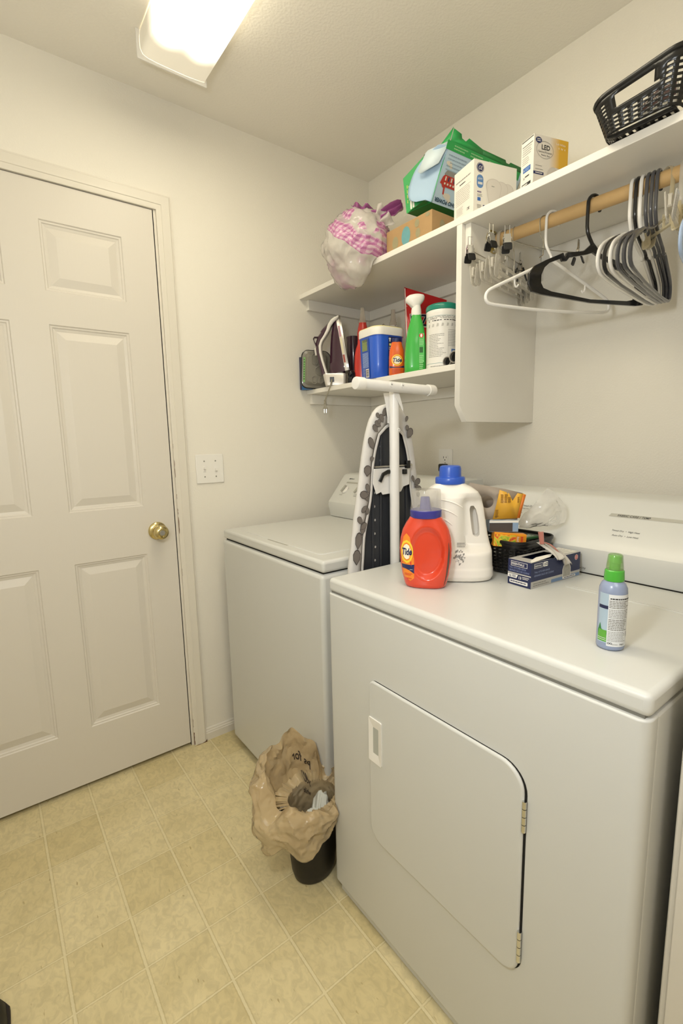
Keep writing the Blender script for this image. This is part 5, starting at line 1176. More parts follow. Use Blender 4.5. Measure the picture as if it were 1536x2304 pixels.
    ear('gathered_top', (-.01, .02, .145), (-.01, .015, .200), .10, .07, WF, -.01, 2); ear('gathered_top', (.0, -.06, .10), (.03, -.12, .150), .085, .075, WF, -.004, 6); ear('gathered_top', (-.03, .06, .13), (-.02, .05, .175), .06, .04, film('blue_white_film', 'b5c3d8', .8, .2, .4), .0, 9)

    # brown carton
    t = thing('cardboard_box', 'flat brown carton with blue printed spots under the diaper box on the upper shelf', 'box', (-.255, -.628, UZ), 0)
    b = MB(); b.box(-.118, .118, -.103, .103, 0, .077, CARDB); F = frame((-.118, 0, 0), (0, -1, 0), (0, 0, 1)); TL_ = mat('carton_teal', '6aa0a4', .8, var=(60, .06)); TL2 = mat('carton_teal_faint', '9c9472', .8, var=(60, .06))
    b.disc(-.010, .036, .020, .029, TL_, F, z=.0006).disc(.040, .058, .010, .012, TL2, F, z=.0006).disc(.044, .028, .010, .014, TL2, F, z=.0006).disc(-.06, .03, .014, .02, TL2, F, z=.0006).disc(.085, .068, .009, .006, TL2, F, z=.0006)
    F = frame((0, -.103, 0), (1, 0, 0), (0, 0, 1)); b.disc(-.07, .04, .012, .018, TL2, F, z=.0006)
    b.build('carton', t, bevel=.0008, recalc=False)

    # green and blue nappy box, open end towards the viewer
    t = thing('diaper_box', 'large green and pale-blue diaper box with an open flap, tilted on the brown carton', 'box', (-.356, -.606, UZ+.1135), 0)
    DG = mat('box_green', '2fa052', .4); DB = mat('box_pale_blue', 'b7cfe0', .4); DG2 = mat('box_green_dark', '2b7a3c', .45); GY = mat('box_road_grey', '8e8e8a', .45)
    # local frame: u along -y tilted (box width), v up tilted (height), w into the shelf (depth)
    ux = Vector((.02, -.0905, .004)); vy = Vector((.01, -.066, .150)); wz = Vector((.325, -.035, -.012))
    # the picture plane of the open end is (u, v)
    def pt(a, b_, c): return ux*a+vy*b_+wz*c
    b = MB(); co8 = [pt(a, b_, c) for c in (0, 1) for b_ in (0, 1) for a in (0, 1)]      # idx = c*4+b*2+a
    b.add(co8, [(4, 6, 7, 5), (0, 1, 5, 4), (0, 4, 6, 2)], DG2); b.add(co8, [(2, 6, 7, 3)], DG); b.add(co8, [(1, 3, 7, 5)], DB)
    Ff = frame(pt(1, 0, 0), wz, vy); Lw, Lv = wz.length, (vy-wz.normalized()*vy.dot(wz.normalized())).length
    # long side (seen): blue ground, green top strip, cloud shapes, house, upside-down words
    b.rect(0, Lw, Lv*.865, Lv, DG, Ff, z=.0006)
    for (x, y) in ((.03, .118), (.10, .118), (.18, .120)): b.lines(x, x+.06, Lv*.89, Lv*.975, 2, mat('green_lt', '8fc68f', .4), Ff, z=.001, seed=int(x*100))
    b.lines(.018, .10, Lv*.55, Lv*.83, 5, mat('pale_ink', '93a9ba', .5), Ff, z=.0009, seed=7, fill=.3); CRM = mat('cloud_cream', 'd8d2c4', .5)
    for (x, y, k) in ((.030, .110, .9), (.052, .028, 1.2)): b.disc(x, y, .011*k, .007*k, CRM, Ff, z=.0008).disc(x+.008*k, y-.008*k, .007*k, .005*k, CRM, Ff, z=.0009).disc(x-.008*k, y+.001, .008*k, .005*k, CRM, Ff, z=.0010)
    b.flat([(.020, .083), (.028, .094), (.120, .094), (.120, .074), (.024, .076)], GY, Ff, z=.0008); HR = mat('house_red', 'b3352c', .45)
    b.flat([(.010, .056), (.016, .074), (.022, .080), (.100, .080), (.100, .050), (.034, .050), (.036, .030), (.030, .030), (.028, .046), (.022, .048), (.018, .054)], HR, Ff, z=.0012)
    for i in range(5): b.rect(.026+.012*i, .032+.012*i, .056, .061, CRM, Ff, z=.0015).rect(.026+.012*i, .031+.012*i, .066, .077, mat('navy_bits', '2b3055', .5) if i % 2 else CRM, Ff, z=.0015)
    TX = mat('box_navy_text', '143c55', .45)
    b.txt('INSIDE?', .150, .1325, .019, TX, Ff, z=.0012, rot=pi, bold=.02, shear=-.1) if False else b.txt('inside?', .172, .1262, .021, TX, Ff, z=.0012, rot=pi, bold=.03)
    b.txt('JOHO POWER', .102, .017, .0150, TX, Ff, z=.0012, rot=pi, bold=.03) 
    b.disc(.205, .118, .012, .006, CRM, Ff, z=.0012).disc(.222, .116, .010, .006, mat('hands', '8e7f6a', .5), Ff, z=.0012)
    # underside: trees
    Fu = frame(pt(0, 0, 0), wz, -(ux)); 
    b.flat([(0, -.0), (.05, -.02), (.03, -.035), (.06, -.05), (.02, -.06), (.05, -.075), (0, -.085)], DG2, Fu, z=.0006)
    b.build('carton', t, recalc=False, angle=20, solid=0)
    # printed flap on the far left side (green) and blue end flaps
    c = MB(); Fl = frame(pt(0, 0, 0), -Vector((.10, -.92, -.0)), (0, 0, 1))
    gl = [(0.0, -.0), (.084, .036), (.084, .036)]
    o0, o1, o2, o3 = pt(0, 0, 0), pt(1, 0, 0), pt(1, 1, 0), pt(0, 1, 0)
    dv = Vector((-.012, 0, 0))
    G = [o0+Vector((-.002, .0, -.001)), o1*1.0+Vector((-.002, 0, 0)), o2+Vector((-.002, .002, .004)), o3+Vector((-.002, .004, -.006)), o0+Vector((-.006, .012, .108))]
    c.add([tuple(p) for p in G], [(0, 1, 2, 3, 4)], DG); Fg = frame(G[0], G[1]-G[0], (0, 0, 1))
    PY = mat('print_yellow', 'd8dc5a', .45); c.lines(.006, .0085, .024, .100, 5, PY, Fg, z=.001, seed=1, fill=.7); c.lines(.0125, .0150, .032, .100, 7, CARDW, Fg, z=.001, seed=2, fill=.6); c.lines(.019, .021, .045, .085, 4, CARDW, Fg, z=.001, seed=3, fill=.7); c.lines(.0245, .0265, .05, .08, 4, CARDW, Fg, z=.001, seed=4, fill=.7)
    c.prism(rrect(.016, .0225, .006, .036, .003, 3), .0008, .0012, CARDW, Fg).prism(rrect(.0250, .0315, .008, .038, .003, 3), .0008, .0012, CARDW, Fg).disc(.037, .030, .0045, .0060, RED, Fg, z=.0012)
    c.build('green_end_panel', t, recalc=False)
    DBi = mat('flap_inside_blue', 'a9c4dc', .5); d = MB()
    # big rounded flap: hinged on the lower long edge, hanging across the opening and bowed outwards
    h0, h1 = o1+Vector((-.001, 0, 0)), o2*.93+o1*.07
    def fn(u, v):
        e = h0.lerp(h1, v); w = .104*(max(0, 1-abs(2*v-1.02)**2.6))**.55; return tuple(e+Vector((-.030*sin(u*1.3), .0, 0))+Vector((0, 1, .05))*w*u)
    d.surf(10, 20, fn, DBi); d.build('blue_flap', t, solid=.0008, recalc='flat', angle=80, label='pale blue inside of the open flap')
    e = MB(); k0, k1 = o2+Vector((-.002, 0, .001)), o2*.62+o1*.38
    q = [k0, k1+Vector((-.020, .002, 0)), k1+Vector((-.040, .058, -.012)), k1+Vector((-.042, .068, -.004)), k0+Vector((-.038, .066, -.018)), k0+Vector((-.034, .060, -.012))]
    e.add([tuple(p) for p in q], [(0, 1, 2, 3, 4, 5)], mat('flap_white_blue', 'd6e4ea', .5)); e.build('small_flap', t, solid=.0008, recalc='flat')
    g = MB(); g.add([tuple(p) for p in (k0+Vector((-.001, 0, .002)), k0+Vector((0, -.012, .030)), k0+Vector((.01, .02, .018)), k0+Vector((.0, .055, -.006)), k0+Vector((-.01, .068, -.022)))], [(0, 1, 2, 3, 4)], DG)
    g.add([tuple(p) for p in (o2, o2+wz*.42, o2+wz*.40+Vector((0, -.004, .014)), o2+wz*.20+Vector((0, -.01, .022)), o2+wz*.17+Vector((0, -.006, .012)), o2+wz*.12+Vector((0, -.006, .016)), o2+wz*.10+Vector((0, -.01, .024)), o2+Vector((0, -.012, .028)))], [tuple(range(8))], DG)
    g.add([tuple(p) for p in (o2+wz*.42, o2+wz, o2+wz+Vector((0, -.004, .014)), o2+wz*.80+Vector((0, -.004, .014)), o2+wz*.78+Vector((0, -.003, .008)), o2+wz*.74+Vector((0, -.003, .008)), o2+wz*.72+Vector((0, -.005, .014)), o2+wz*.40+Vector((0, -.004, .014)))], [tuple(range(8))], DG2)
    g.build('top_flap', t, solid=.0008, recalc='flat')

    # bulb boxes
    t = thing('light_bulb_box', 'wide white light-bulb box with blue emblems, in front of the diaper box', 'box', (-.398, -.906, UZ), radians(-15))
    w, d, h = .148, .090, .133; M = None; b = MB(); v = [(0, 0, 0), (w, 0, 0), (w, d, 0), (0, d, 0), (0, 0, h), (w, 0, h), (w, d, h), (0, d, h)]
    b.add(v, [(0, 3, 2, 1), (4, 5, 6, 7), (1, 2, 6, 5), (2, 3, 7, 6), (3, 0, 4, 7), (0, 1, 5, 4)], CARDW)
    F = frame((0, 0, 0), (1, 0, 0), (0, 0, 1)); b.disc(.021, .114, .0125, .0125, NAVY, F).ring(.021, .114, .0112, .0112, .0009, CARDW, F, z=.0006).txt('GE', .021, .1085, .014, CARDW, F, align='CENTER', sx=.8, z=.0007, shear=.2)
    b.prism(rrect(.010, .032, .062, .096, .0105, 5), .0001, .0003, mat('emblem_blue', '5d86bb', .4), F); b.lines(.014, .029, .068, .078, 1, CARDW, F, z=.0006, seed=2, fill=.6, ragged=0); b.txt('60W', .021, .083, .0075, CARDW, F, align='CENTER', z=.0006)
    b.rect(.012, .026, .050, .054, mat('mauve', '8c7f96', .4), F).lines(.012, .030, .040, .047, 3, INKG, F, seed=4).rect(.013, .024, .029, .038, BLUE, F).lines(.012, .028, .010, .020, 3, INKG, F, seed=5).rect(.032, .047, .012, .020, NAVY, F)
    PB = [mat('pic_%d' % i, c, .5) for i, c in enumerate(('cbc4ba', 'd9d3ca', 'c2bbb1'))]
    for k, (cx, r_) in enumerate(((.118, .020), (.095, .023), (.068, .027))):
        q = []
        for i in range(20):
            a = pi*i/19; q.append((cx+r_*cos(a), .072+r_*.75*sin(a)))
        q += [(cx-r_*.55, .022), (cx-r_*.42, .0), (cx+r_*.42, .0), (cx+r_*.55, .022)]; b.flat(q, PB[0], F, z=.0004+k*.0003); b.flat([(cx+(x-cx)*.93, y*.985) for x, y in q], PB[1], F, z=.0005+k*.0003)
    b.lines(.060, .070, .07, .074, 1, INKG, F, z=.0014, seed=3, ragged=0)
    F = frame((0, d, 0), (0, -1, 0), (0, 0, 1)); b.lines(.008, .078, .100, .108, 1, INKG, F, seed=1, fill=.3); b.lines(.026, .055, .090, .096, 1, INK, F, seed=2, fill=.4, ragged=.1); b.lines(.008, .078, .040, .084, 9, mat('faint_ink', 'b9b4aa', .6), F, seed=3, fill=.3, ragged=.1); b.lines(.012, .045, .012, .034, 6, mat('faint_ink', 'b9b4aa', .6), F, seed=4, fill=.35)
    b.lines(.060, .076, .012, .022, 2, INKG, F, seed=5, fill=.3); b.txt('\u00d7', .064, .012, .014, INK, F)
    b.build('carton', t, bevel=.0006, recalc=False)
    t = thing('light_bulb_box', 'smaller white and gold LED bulb box standing alone on the upper shelf', 'box', (-.399, -1.0860, UZ), radians(-16.5))
    w, d, h = .108, .044, .109; b = MB(); v = [(0, 0, 0), (w, 0, 0), (w, d, 0), (0, d, 0), (0, 0, h), (w, 0, h), (w, d, h), (0, d, h)]
    gm = bpy.data.materials.new('white_to_gold_card'); gm.use_nodes = True; nt = gm.node_tree; p = nt.nodes['Principled BSDF']; p.inputs['Roughness'].default_value = .4
    tc = nt.nodes.new('ShaderNodeTexCoord'); sp = nt.nodes.new('ShaderNodeSeparateXYZ'); r = nt.nodes.new('ShaderNodeValToRGB'); nt.links.new(tc.outputs['Object'], sp.inputs[0]); mr = nt.nodes.new('ShaderNodeMapRange'); mr.inputs[2].default_value = w; nt.links.new(sp.outputs[0], mr.inputs[0]); nt.links.new(mr.outputs[0], r.inputs[0])
    r.color_ramp.elements[0].position = .45; r.color_ramp.elements[0].color = lin('dcd6cc'); r.color_ramp.elements[1].position = .75; r.color_ramp.elements[1].color = lin('d9a92e'); nt.links.new(r.outputs[0], p.inputs['Base Color'])
    b.add(v, [(0, 3, 2, 1), (1, 2, 6, 5), (2, 3, 7, 6), (3, 0, 4, 7), (4, 5, 6, 7)], CARDW); b.add(v, [(0, 1, 5, 4)], gm)
    F = frame((0, 0, 0), (1, 0, 0), (0, 0, 1)); b.ring(.034, .077, .0265, .0195, .0009, INKG, F, z=.0005, n=48).disc(.0135, .0965, .0095, .0068, NAVY, F, z=.0008); b.lines(.008, .019, .0925, .1005, 2, CARDW, F, z=.0011, seed=2, ragged=0)
    b.txt('LED', .036, .0775, .0155, INK, F, z=.0006, align='CENTER', bold=.02); b.txt('General Purpose', .034, .0700, .0062, INK, F, z=.0006, align='CENTER'); b.txt('Medium Base', .036, .0632, .0052, INK, F, z=.0006, align='CENTER')
    b.txt('Soft White', .083, .0945, .0070, CARDW, F, z=.0006, align='CENTER'); b.txt('9  W  4', .087, .0850, .0070, CARDW, F, z=.0006, align='CENTER'); 
    b.lines(.006, .028, .038, .041, 1, INKG, F, seed=2, ragged=.1); b.lines(.006, .030, .030, .033, 1, INKG, F, seed=3, ragged=.1); b.rect(0, .032, .0195, .0260, NAVY, F); b.lines(.006, .028, .0205, .025, 1, CARDW, F, z=.0007, seed=3, ragged=0)
    for k in range(4):
        cx = .080-.006*(k); q = [(cx+.022*cos(pi*i/15), .016+.026*sin(pi*i/15)) for i in range(16)]; b.flat(q, PB[0 if k % 2 else 1], F, z=.0005+.0002*k)
    F = frame((0, d, 0), (0, -1, 0), (0, 0, 1)); b.rect(.002, d-.002, h-.0035, h-.0015, INK, F); b.rect(.004, d-.004, .094, .0955, INK, F); b.lines(.005, d-.006, .072, .092, 4, INKG, F, seed=4, fill=.3); b.lines(.005, .03, .052, .070, 4, INKG, F, seed=6, fill=.25)
    b.rect(.008, .034, .034, .0455, BLUE, F).txt('A', .010, .0365, .007, CARDW, F, z=.0008); b.lines(.016, .032, .036, .043, 2, mat('pale_b', '9db9de', .4), F, z=.0006, seed=3); b.lines(.016, .030, .020, .026, 1, INK, F, seed=9, fill=.5, ragged=0); b.txt('\u00d7', .008, .016, .014, INKG, F); b.rect(.005, .036, .0015, .0085, INK, F); b.rect(.007, .025, .0035, .0060, CARDW, F, z=.0006)
    b.build('carton', t, bevel=.0005, recalc=False)
    # black basket
    t = thing('storage_basket', 'black woven plastic basket with a handle slot, overhanging the upper shelf at the right', 'basket', (-.2825, -1.3275, UZ+.0015), radians(2))
    def rf(x, y): return 1.0+.36*max(0, min(1, (-y+.065)/.13))*(1 if x < 0 else 1)*(max(0, min(1, (-x+.20)/.30)))
    def sl(x, y, z):
        if x > -.125: return 0
        if -.030 < y < .046 and .54 < z < .82: return 1
        if -.042 < y < .056 and .44 < z < .95: return 2
        return 0
    basket('b', t, .285, .140, .066, BLK, 15, 9, 8, .021, .028, rimf=rf, slot=sl, hole=.5)
    t2 = thing('air_freshener_pack', 'white and red-brown packet lying inside the black upper basket, seen through its slot', 'packet', (-.375, -1.345, UZ+.0095), radians(-75))
    b = MB(); b.box(-.030, .036, -.012, .012, 0, .064, CARDW); F = frame((0, -.012, 0), (1, 0, 0), (0, 0, 1)); b.flat([(-.029, .026), (-.020, .042), (.0, .056), (.034, .060), (.034, .036), (.005, .032), (-.018, .024)], mat('maroon', '4a2420', .4), F).txt('renuzit', -.018, .038, .0115, CARDW, F, z=.0007, rot=.12); b.build('packet_body', t2, bevel=.001, recalc=False)
    for (x, y, c, lb) in ((-.30, -1.330, 'b06ab0', 'pink-purple packet inside the black upper basket'), (-.20, -1.345, 'c8b070', 'tan packet lying deeper in the black upper basket')):
        t3 = thing('packet', lb, 'packet', (x, y, UZ+.0095), .3); MB().box(-.03, .03, -.02, .02, 0, .035, mat('packet_'+c, c, .45)).build('packet_body', t3, bevel=.003)
upper_shelf_things()

# ================================================================ HANGERS
def arc(cx, cz, r, a0, a1, n): return [(cx+r*cos(a0+(a1-a0)*i/n), cz+r*sin(a0+(a1-a0)*i/n)) for i in range(n+1)]
def smooth(P, it=2):
    for _ in range(it):
        Q = [P[0]]
        for a, b in zip(P[:-1], P[1:]): Q += [tuple(a[i]*.75+b[i]*.25 for i in range(len(a))), tuple(a[i]*.25+b[i]*.75 for i in range(len(a)))]
        P = Q+[P[-1]]
    return P
def hook_path(g=0): # over the rod; centre of rod at origin, shank on the -s side
    r = RODR+.0050
    return arc(0, 0, r, radians(-35), radians(180), 16)+[(-r-.0005, -.03), (-r+.0005, -.062), (-.012, -.078), (-.002, -.090)]
def hanger(kind, mt, label, group=None, y=0, rz=0):
    t = thing('clothes_hanger', label, 'clothes hanger', (RODX, y, rodz(y)), rz, group)
    up = (0, 1, 0)
    if kind == 'tube':
        P = smooth(hook_path()+[(0, -.104)], 1); MB().tube([(a, 0, c) for a, c in P], .0036, mt, 10).build('hook', t)
        fr = smooth([(0, -.100), (.17, -.178), (.197, -.192), (.203, -.208), (.198, -.221), (.18, -.2255), (0, -.232), (-.18, -.2255), (-.198, -.221), (-.203, -.208), (-.197, -.192), (-.17, -.178), (0, -.100)], 2)
        MB().tube([(a, 0, c) for a, c in fr], .0044, mt, 10).build('frame', t)
        for s in (-.115, .115):
            MB().tube([(a, 0, c) for a, c in smooth([(s, -.155), (s, -.171), (s+.006*(1 if s < 0 else -1), -.178), (s+.012*(1 if s < 0 else -1), -.170)], 1)], .0022, mt, 8).build('strap_hook', t)
    elif kind == 'flat':   # heavy moulded hanger with flared ends
        P = smooth(hook_path()+[(0, -.098)], 1); n = len(P); MB().tube([(a, 0, c) for a, c in P], [.0036+.0008*(i/n) for i in range(n)], mt, 10, rb=.0044, up=up).build('hook', t)
        f = MB()
        outer = [(0, -.088), (.030, -.112), (.085, -.122), (.088, -.130), (.092, -.134), (.098, -.124), (.150, -.146), (.185, -.163), (.202, -.182), (.203, -.206), (.192, -.222), (.165, -.226), (0, -.232)]
        inner = [(0, -.112), (.020, -.119), (.078, -.133), (.086, -.142), (.100, -.144), (.104, -.138), (.140, -.152), (.155, -.164), (.164, -.182), (.164, -.200), (.156, -.211), (.130, -.2165), (0, -.2235)]
        for y0, y1 in ((-.0032, .0032),):
            V = []; 
            for o, i_ in zip(outer, inner): V += [(o[0], y0, o[1]), (i_[0], y0, i_[1]), (o[0], y1, o[1]), (i_[0], y1, i_[1])]
            m_ = len(V); V += [(-x, y, z) for x, y, z in V]; F = []
            for s in (0, m_):
                for k in range(len(outer)-1):
                    a, c = s+4*k, s+4*k+4; F += [(a, a+1, c+1, c), (a+2, c+2, c+3, a+3), (a, c, c+2, a+2), (a+1, a+3, c+3, c+1)]
            f.add(V, F, mt)
        fo = f.build('frame', t); bm = bmesh.new(); bm.from_mesh(fo.data); bmesh.ops.remove_doubles(bm, verts=bm.verts, dist=1e-5); bmesh.ops.recalc_face_normals(bm, faces=bm.faces); bm.to_mesh(fo.data); bm.free()
        q = fo.modifiers.new('bevel', 'BEVEL'); q.width = .0012; q.segments = 3; q.limit_method = 'ANGLE'; q.angle_limit = radians(40)
    else:                  # notched shoulders, flattened section
        P = smooth(hook_path()+[(0, -.098)], 1); MB().tube([(a, 0, c) for a, c in P], .0034, mt, 10, rb=.0040, up=up).build('hook', t)
        H_ = [(0, -.090), (.022, -.104), (.060, -.116), (.085, -.123), (.088, -.131), (.098, -.133), (.102, -.126), (.150, -.150), (.185, -.168), (.200, -.186), (.202, -.205), (.192, -.220), (.165, -.225), (.08, -.229)]
        fr = smooth([(-a, c) for a, c in H_[::-1]][:-1]+H_, 1); fr = [(a, 0, c) for a, c in fr]
        W = [.0030+.0036*max(0, min(1, (abs(a)-.10)/.05))*(1 if c > -.215 else .25) for a, _, c in fr]
        MB().tube(fr, W, mt, 10, closed=True, rb=.0038, up=up).build('frame', t)
    return t
HW_ = mat('hanger_white', 'ece9e4', .25, coat=.4); HB = mat('hanger_black', '0e0e10', .2, coat=.4); HG = mat('hanger_grey', '4a4a4e', .25, coat=.4); HBl = mat('hanger_pale_blue', 'a9bede', .25, coat=.4)
hanger('tube', HW_, 'white tubular plastic hanger hanging alone between the clip hangers and the black one', None, -1.0756, radians(-20))
hanger('flat', HB, 'single wide black moulded plastic hanger hanging apart, left of the hanger bunch', None, -1.1830, radians(-15))
GRP = 'hangers bunched together on the rod'
for i, (mt, dy, lb) in enumerate(((HW_, 0, 'white plastic hanger, leftmost of the bunch on the rod'), (HB, .0105, 'black plastic hanger in the bunch, between two white ones'), (HW_, .0205, 'white plastic hanger in the bunch, between black and dark grey'), (HG, .0325, 'dark grey hanger in the bunch, next to the white one'), (HG, .0425, 'dark grey hanger, middle of the three grey ones in the bunch'), (HG, .0520, 'dark grey hanger, rightmost of the bunch beside the clear clip'))):
    hanger('notch', mt, lb, GRP, -1.2730-dy, radians(6+.6*i))
hanger('notch', HBl, 'pale blue plastic hanger cut off at the right edge of the picture', None, -1.408, radians(10))

CLR = film('clear_hanger_plastic', 'ece7dc', .6, .06, .45); CLY = film('yellowed_clear_plastic', 'ece0bd', .62, .08, .45)
def clip_hanger(label, group, y, rz, mt, half=.165, hook='strap', drop=.118):
    t = thing('clip_hanger', label, 'clothes hanger', (RODX, y, rodz(y)), rz, group); up = (0, 1, 0); r = RODR+.0042
    if hook == 'strap':
        P = smooth(arc(0, 0, r, radians(-30), radians(180), 14)+[(-r, -.04), (-.015, -.07), (0, -.085), (0, -drop+.01)], 1); MB().tube([(a, 0, c) for a, c in P], .0020, mt, 8, rb=.0052, up=up).build('hook', t)
    else:
        P = smooth(arc(0, 0, r-.003, radians(-40), radians(185), 14)+[(-.016, -.03), (-.004, -.052), (0, -.062), (0, -drop-.008), (.0, -drop-.012), (.010, -drop-.016)], 1); MB().tube([(a, 0, c) for a, c in P], .0013, WIRE, 8).build('hook', t, label='bare wire hook')
        MB().tube([(.004, .003, -drop+.025), (.004, .003, -drop-.014), (.016, .003, -drop-.020)], .0020, CHROME, 8).build('hook_end', t)
    b = MB()
    for z in (-drop, -drop-.020): b.box(-half, half, -.004, .004, z-.0022, z+.0022, mt)
    for i in range(7): x = -half+2*half*i/6; b.box(x-.0015, x+.0015, -.0030, .0030, -drop-.020, -drop, mt)
    b.build('bar', t, bevel=.0008)
    for s in (-1, 1):
        c = MB(); x = s*(half-.018)
        for dy, tl in ((-.008, .10), (.008, -.10)):
            M = T(x, dy, -drop-.008) @ RX(tl); c.prism(rrect(-.016, .016, -.034, .018, [.009, .009, .004, .004], 4), -.0013, .0013, mt, M @ RX(pi/2))
            for k in range(3): c.box(-.011+.009*k, -.008+.009*k, -.0022, -.0012 if dy < 0 else .0022, -.028, .012, mt, M)
        c.build('clip', t, bevel=.0004)
    return t
g = 'clear clip hangers at the divider'
clip_hanger('clear plastic clip hanger, nearest the divider', g, -.917, radians(9), CLR)
clip_hanger('clear plastic clip hanger, second from the divider', g, -.938, radians(12), CLR, hook='wire', drop=.112)
clip_hanger('clear plastic clip hanger, third from the divider with a wire hook', g, -.962, radians(14), CLR, hook='wire', drop=.108)
clip_hanger('yellowed clear clip hanger, right after the grey hangers', None, -1.340, radians(52), CLY, half=.07, drop=.085)
clip_hanger('clear plastic clip hanger, far right behind the yellowed one', None, -1.372, radians(12), CLR, half=.16, drop=.10)
def wire_clip_hanger(label, group, y, rz, half, drop=.075, tilt=0):
    t = thing('wire_clip_hanger', label, 'clothes hanger', (RODX, y, rodz(y)), rz, group); r = RODR+.0018
    P = smooth(arc(0, 0, r, radians(-40), radians(185), 14)+[(-.016, -.03), (-.004, -.045), (0, -drop)], 1); MB().tube([(a, 0, c) for a, c in P], .0014, WIRE, 8).build('hook', t)
    L = smooth([(-half, -drop+.010), (0, -drop), (half, -drop+.010)], 1)
    MB().tube([(a, 0, c) for a, c in L], .0014, WIRE, 8).tube([(.0, .003, -drop+.03), (0, .003, -drop-.012), (-.014, .003, -drop-.022)], .0019, CHROME, 8).build('cross_wire', t)
    for s in (-1, 1):
        c = MB(); x = s*(half-.012); M0 = T(x, 0, -drop+.012) @ RZ(.5*s)
        for a, q in ((.32, 1), (-.32, -1)):
            M = M0 @ RX(a); c.box(-.009, .009, q*.0035-.0008, q*.0035+.0008, -.026, .010, CHROME, M)
            c.tube([(-.006, q*.0035, .008), (-.006, q*.010, .030), (.006, q*.010, .030), (.006, q*.0035, .008)], .0011, CHROME, 6, M=M)
        c.tube([(-.011, 0, 0), (.011, 0, 0)], .0032, CHROME, 10, M=M0); co_ = c.build('clip', t, label='chrome spring clip')
        r_ = MB()
        for a, q in ((.32, 1), (-.32, -1)): r_.prism(rrect(-.0105, .0105, -.036, -.016, .004, 3), -.0018, .0018, RUB, M0 @ RX(a) @ T(0, q*.0035, 0) @ RX(pi/2))
        r_.build('rubber_tip', co_, bevel=.0005, label='black rubber tips')
    return t
g = 'metal clip hangers near the divider'
wire_clip_hanger('chrome wire clip hanger with black tips, nearest the divider', g, -.906, radians(3), .150, .068)
wire_clip_hanger('chrome wire clip hanger with black tips, middle one turned outwards', g, -.935, radians(16), .140, .050)
wire_clip_hanger('chrome wire clip hanger with black tips, beside the white tubular hanger', g, -1.052, radians(-14), .140, .068)

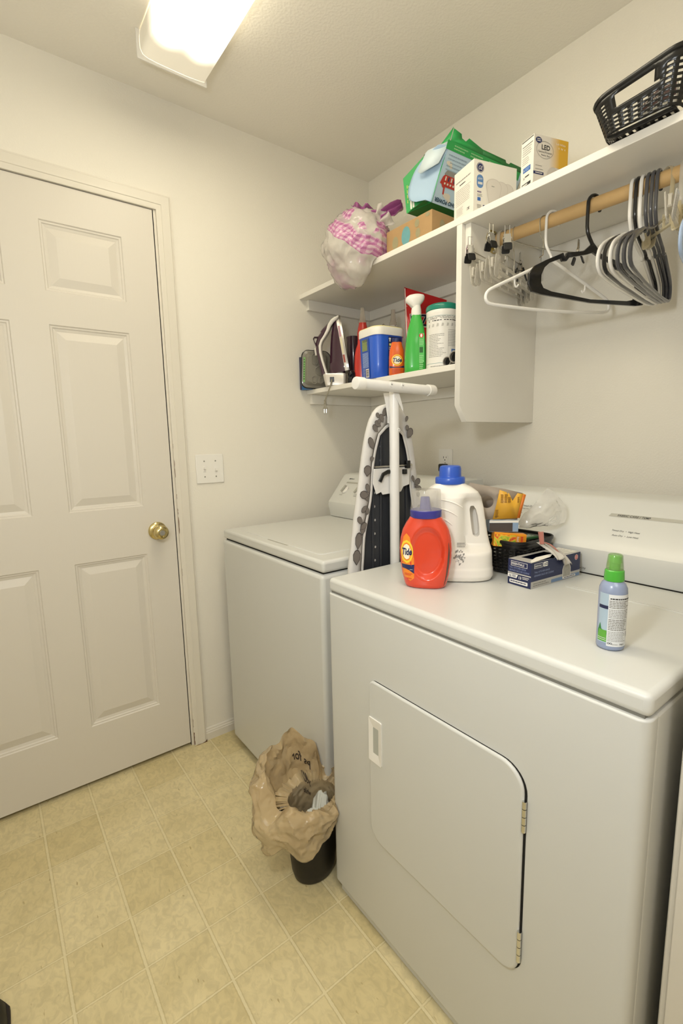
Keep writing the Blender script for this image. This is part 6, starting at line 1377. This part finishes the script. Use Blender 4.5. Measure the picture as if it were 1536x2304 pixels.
# ================================================================ TRASH CAN
def trash():
    cx, cy = -.916, -.789
    t = thing('trash_can', 'small black waste bin on the floor with a tan shopping bag as liner', 'trash can', (cx, cy, 0), 0)
    BK = mat('bin_black', '16130f', .42)
    b = MB(); h = .240
    b.lathe([(0, .004), (.050, .004), (.050, 0), (.054, 0), (.060, .006), (.0665, .030), (.0705, .07), (.076, h-.016), (.0785, h-.014), (.0785, h-.008), (.075, h-.008), (.073, h-.02), (.062, .04), (.05, .010), (0, .008)], BK, 44, cap=False, sx=1.0, sy=.80); b.build('bin', t, angle=35)
    TF = film('tan_bag_film', 'ead4aa', .62, .12, .5, bump=(75, .7, .005))
    b = MB(); NU, NV = 190, 72
    rim = .110
    def ridg(p, f, k): q = Vector(p)*f+Vector((k, 2*k, 3*k)); return 1-2*abs(noise.noise(q))
    def fn(u, v):
        a = 2*pi*u; ca, sa = cos(a), sin(a)
        back = max(0, sin(a-.25)); left = max(0, -cos(a-.35))
        top = h+.014+.120*back**1.2+.020*left+.010*sin(a*5+1)+.008*sin(a*9)
        if v < .45:
            k = v/.45; r = .052+(.034+.022*back+.020*left)*k**.8; z = .06+(top-.06)*k**1.1
            r *= 1-.07*sin(a*7)*k
        else:
            k = (v-.45)/.55; dropz = .050+.010*sin(a*3+2)+.006*sin(a*8)+.11*back**1.3+.050*left
            r = .084+.024*back+.022*left+(.016+.034*left+.01*back)*sin(min(1, k*1.8)*pi/2)-.016*max(0, k-.5); z = top-dropz*k**1.15+.010*sin(k*pi)
            r *= 1+.04*sin(a*6+2)*k
        p = Vector((r*ca*1.02, r*sa*.86, z)); n = Vector((ca, sa, .35)); q = ridg(p, 14, 1)*.011+ridg(p, 30, 4)*.0065+ridg(p, 66, 7)*.0026; kk = min(1, max(.3, v*2.2))
        p += n*q*kk
        rr_ = sqrt(p.x**2+(p.y/.80)**2)
        if p.z < h+.004:
            lim = .066+(.080-.066)*p.z/h
            if v >= .45 and rr_ < lim+.003: s_ = (lim+.003)/rr_; p.x *= s_; p.y *= s_
            if v < .45 and rr_ > lim-.009: s_ = (lim-.009)/rr_; p.x *= s_; p.y *= s_
        X, Y = cx+p.x, cy+p.y
        if Y > -.7655+.0 and X > -.848: X = -.848 if (X+.848) < (Y+.769) else X; Y = Y if X <= -.848 else min(Y, -.769)
        if Y < -.862 and X > -.903: 
            if (X+.903) < (-.862-Y): X = -.903
            else: Y = -.862
        p.x, p.y = X-cx, Y-cy
        return tuple(p)
    b.surf(NU, NV, fn, TF, wrap=True); b.build('bag_liner', t, solid=.0004, angle=24, recalc='flat', label='crumpled translucent tan shopping bag'); lo = t.children[-1]
    for (s_, uu, vv, sz) in (('ps for', .215, .335, .024), ('you', .200, .275, .020), ('while', .205, .225, .017)):
        g_, f_ = glyphs(s_, sz, 'CENTER', .02); m = MB()
        def put(p):
            a = uu+(-p[0])/.66; v = vv+p[1]/.52; q = Vector(fn(a, v)); return tuple(q-Vector((cos(2*pi*a), sin(2*pi*a)*.82, 0))*.0028+Vector((0, 0, .001)))
        m.add([put(p) for p in [(-x, y) for x, y, _ in g_]], f_, mat('bag_ink', '3a3028', .6)); m.build('printed_words', lo, recalc=False)
    t2 = thing('crumpled_tissue', 'crumpled white tissue lying in the waste bin', 'tissue', (cx+.010, cy-.006, .165), .3)
    b = MB(); bm = bmesh.new(); bmesh.ops.create_icosphere(bm, subdivisions=4, radius=1)
    for v in bm.verts:
        p = v.co.copy(); n = 1+noise.noise(p*2.2)*.45+noise.noise(p*5+Vector((3, 3, 3)))*.25; v.co = Vector((p.x*.040*n, p.y*.031*n, p.z*.026*n))
        if p.z > .3 and p.x > .35: v.co += Vector((.012, .006, .045*(p.x+p.z-.65)))
    b.add([tuple(v.co) for v in bm.verts], [tuple(v.index for v in f.verts) for f in bm.faces], mat('tissue_white', 'cfd0c6', .8, sss=.1)); bm.free(); b.build('tissue', t2, angle=25)
trash()

# dark shape at the lower left corner: the toe of a black shoe
def shoe():
    t = thing('shoe', 'toe of a black shoe, just showing at the bottom-left corner of the picture', 'shoe', (-1.690, -.742, 0), radians(-3))
    MS = mat('shoe_black', '17140f', .6); b = MB(); secs = []
    def W(s): return .048*min(1, (max(0, 1-s)*5.0))**.55*(.86+.14*cos((s-.68)*4))
    for s, hgt in ((0, .075), (.1, .085), (.25, .095), (.4, .09), (.55, .075), (.7, .06), (.82, .053), (.9, .048), (.96, .040), (.99, .028)):
        w = W(s); secs.append([(x*w/.5, -.15+.28*s, .014+max(0, z)*(hgt-.014)) for x, z in [(.5*cos(pi*i/14), sin(pi*i/14)**.8) for i in range(15)]]+[(-w*.9, -.15+.28*s, .012), (w*.9, -.15+.28*s, .012)])
    b.loft(secs, MS); b.build('upper', t, angle=50)
    P = [(W(i/20)*1.08, -.15+.285*i/20) for i in range(20)]+[(0, .137)]; P += [(-x, y) for x, y in P[::-1][1:]]
    MB().prism(P, .0003, .016, mat('sole_rubber', '241d18', .7)).build('sole', t, bevel=.002)
shoe()
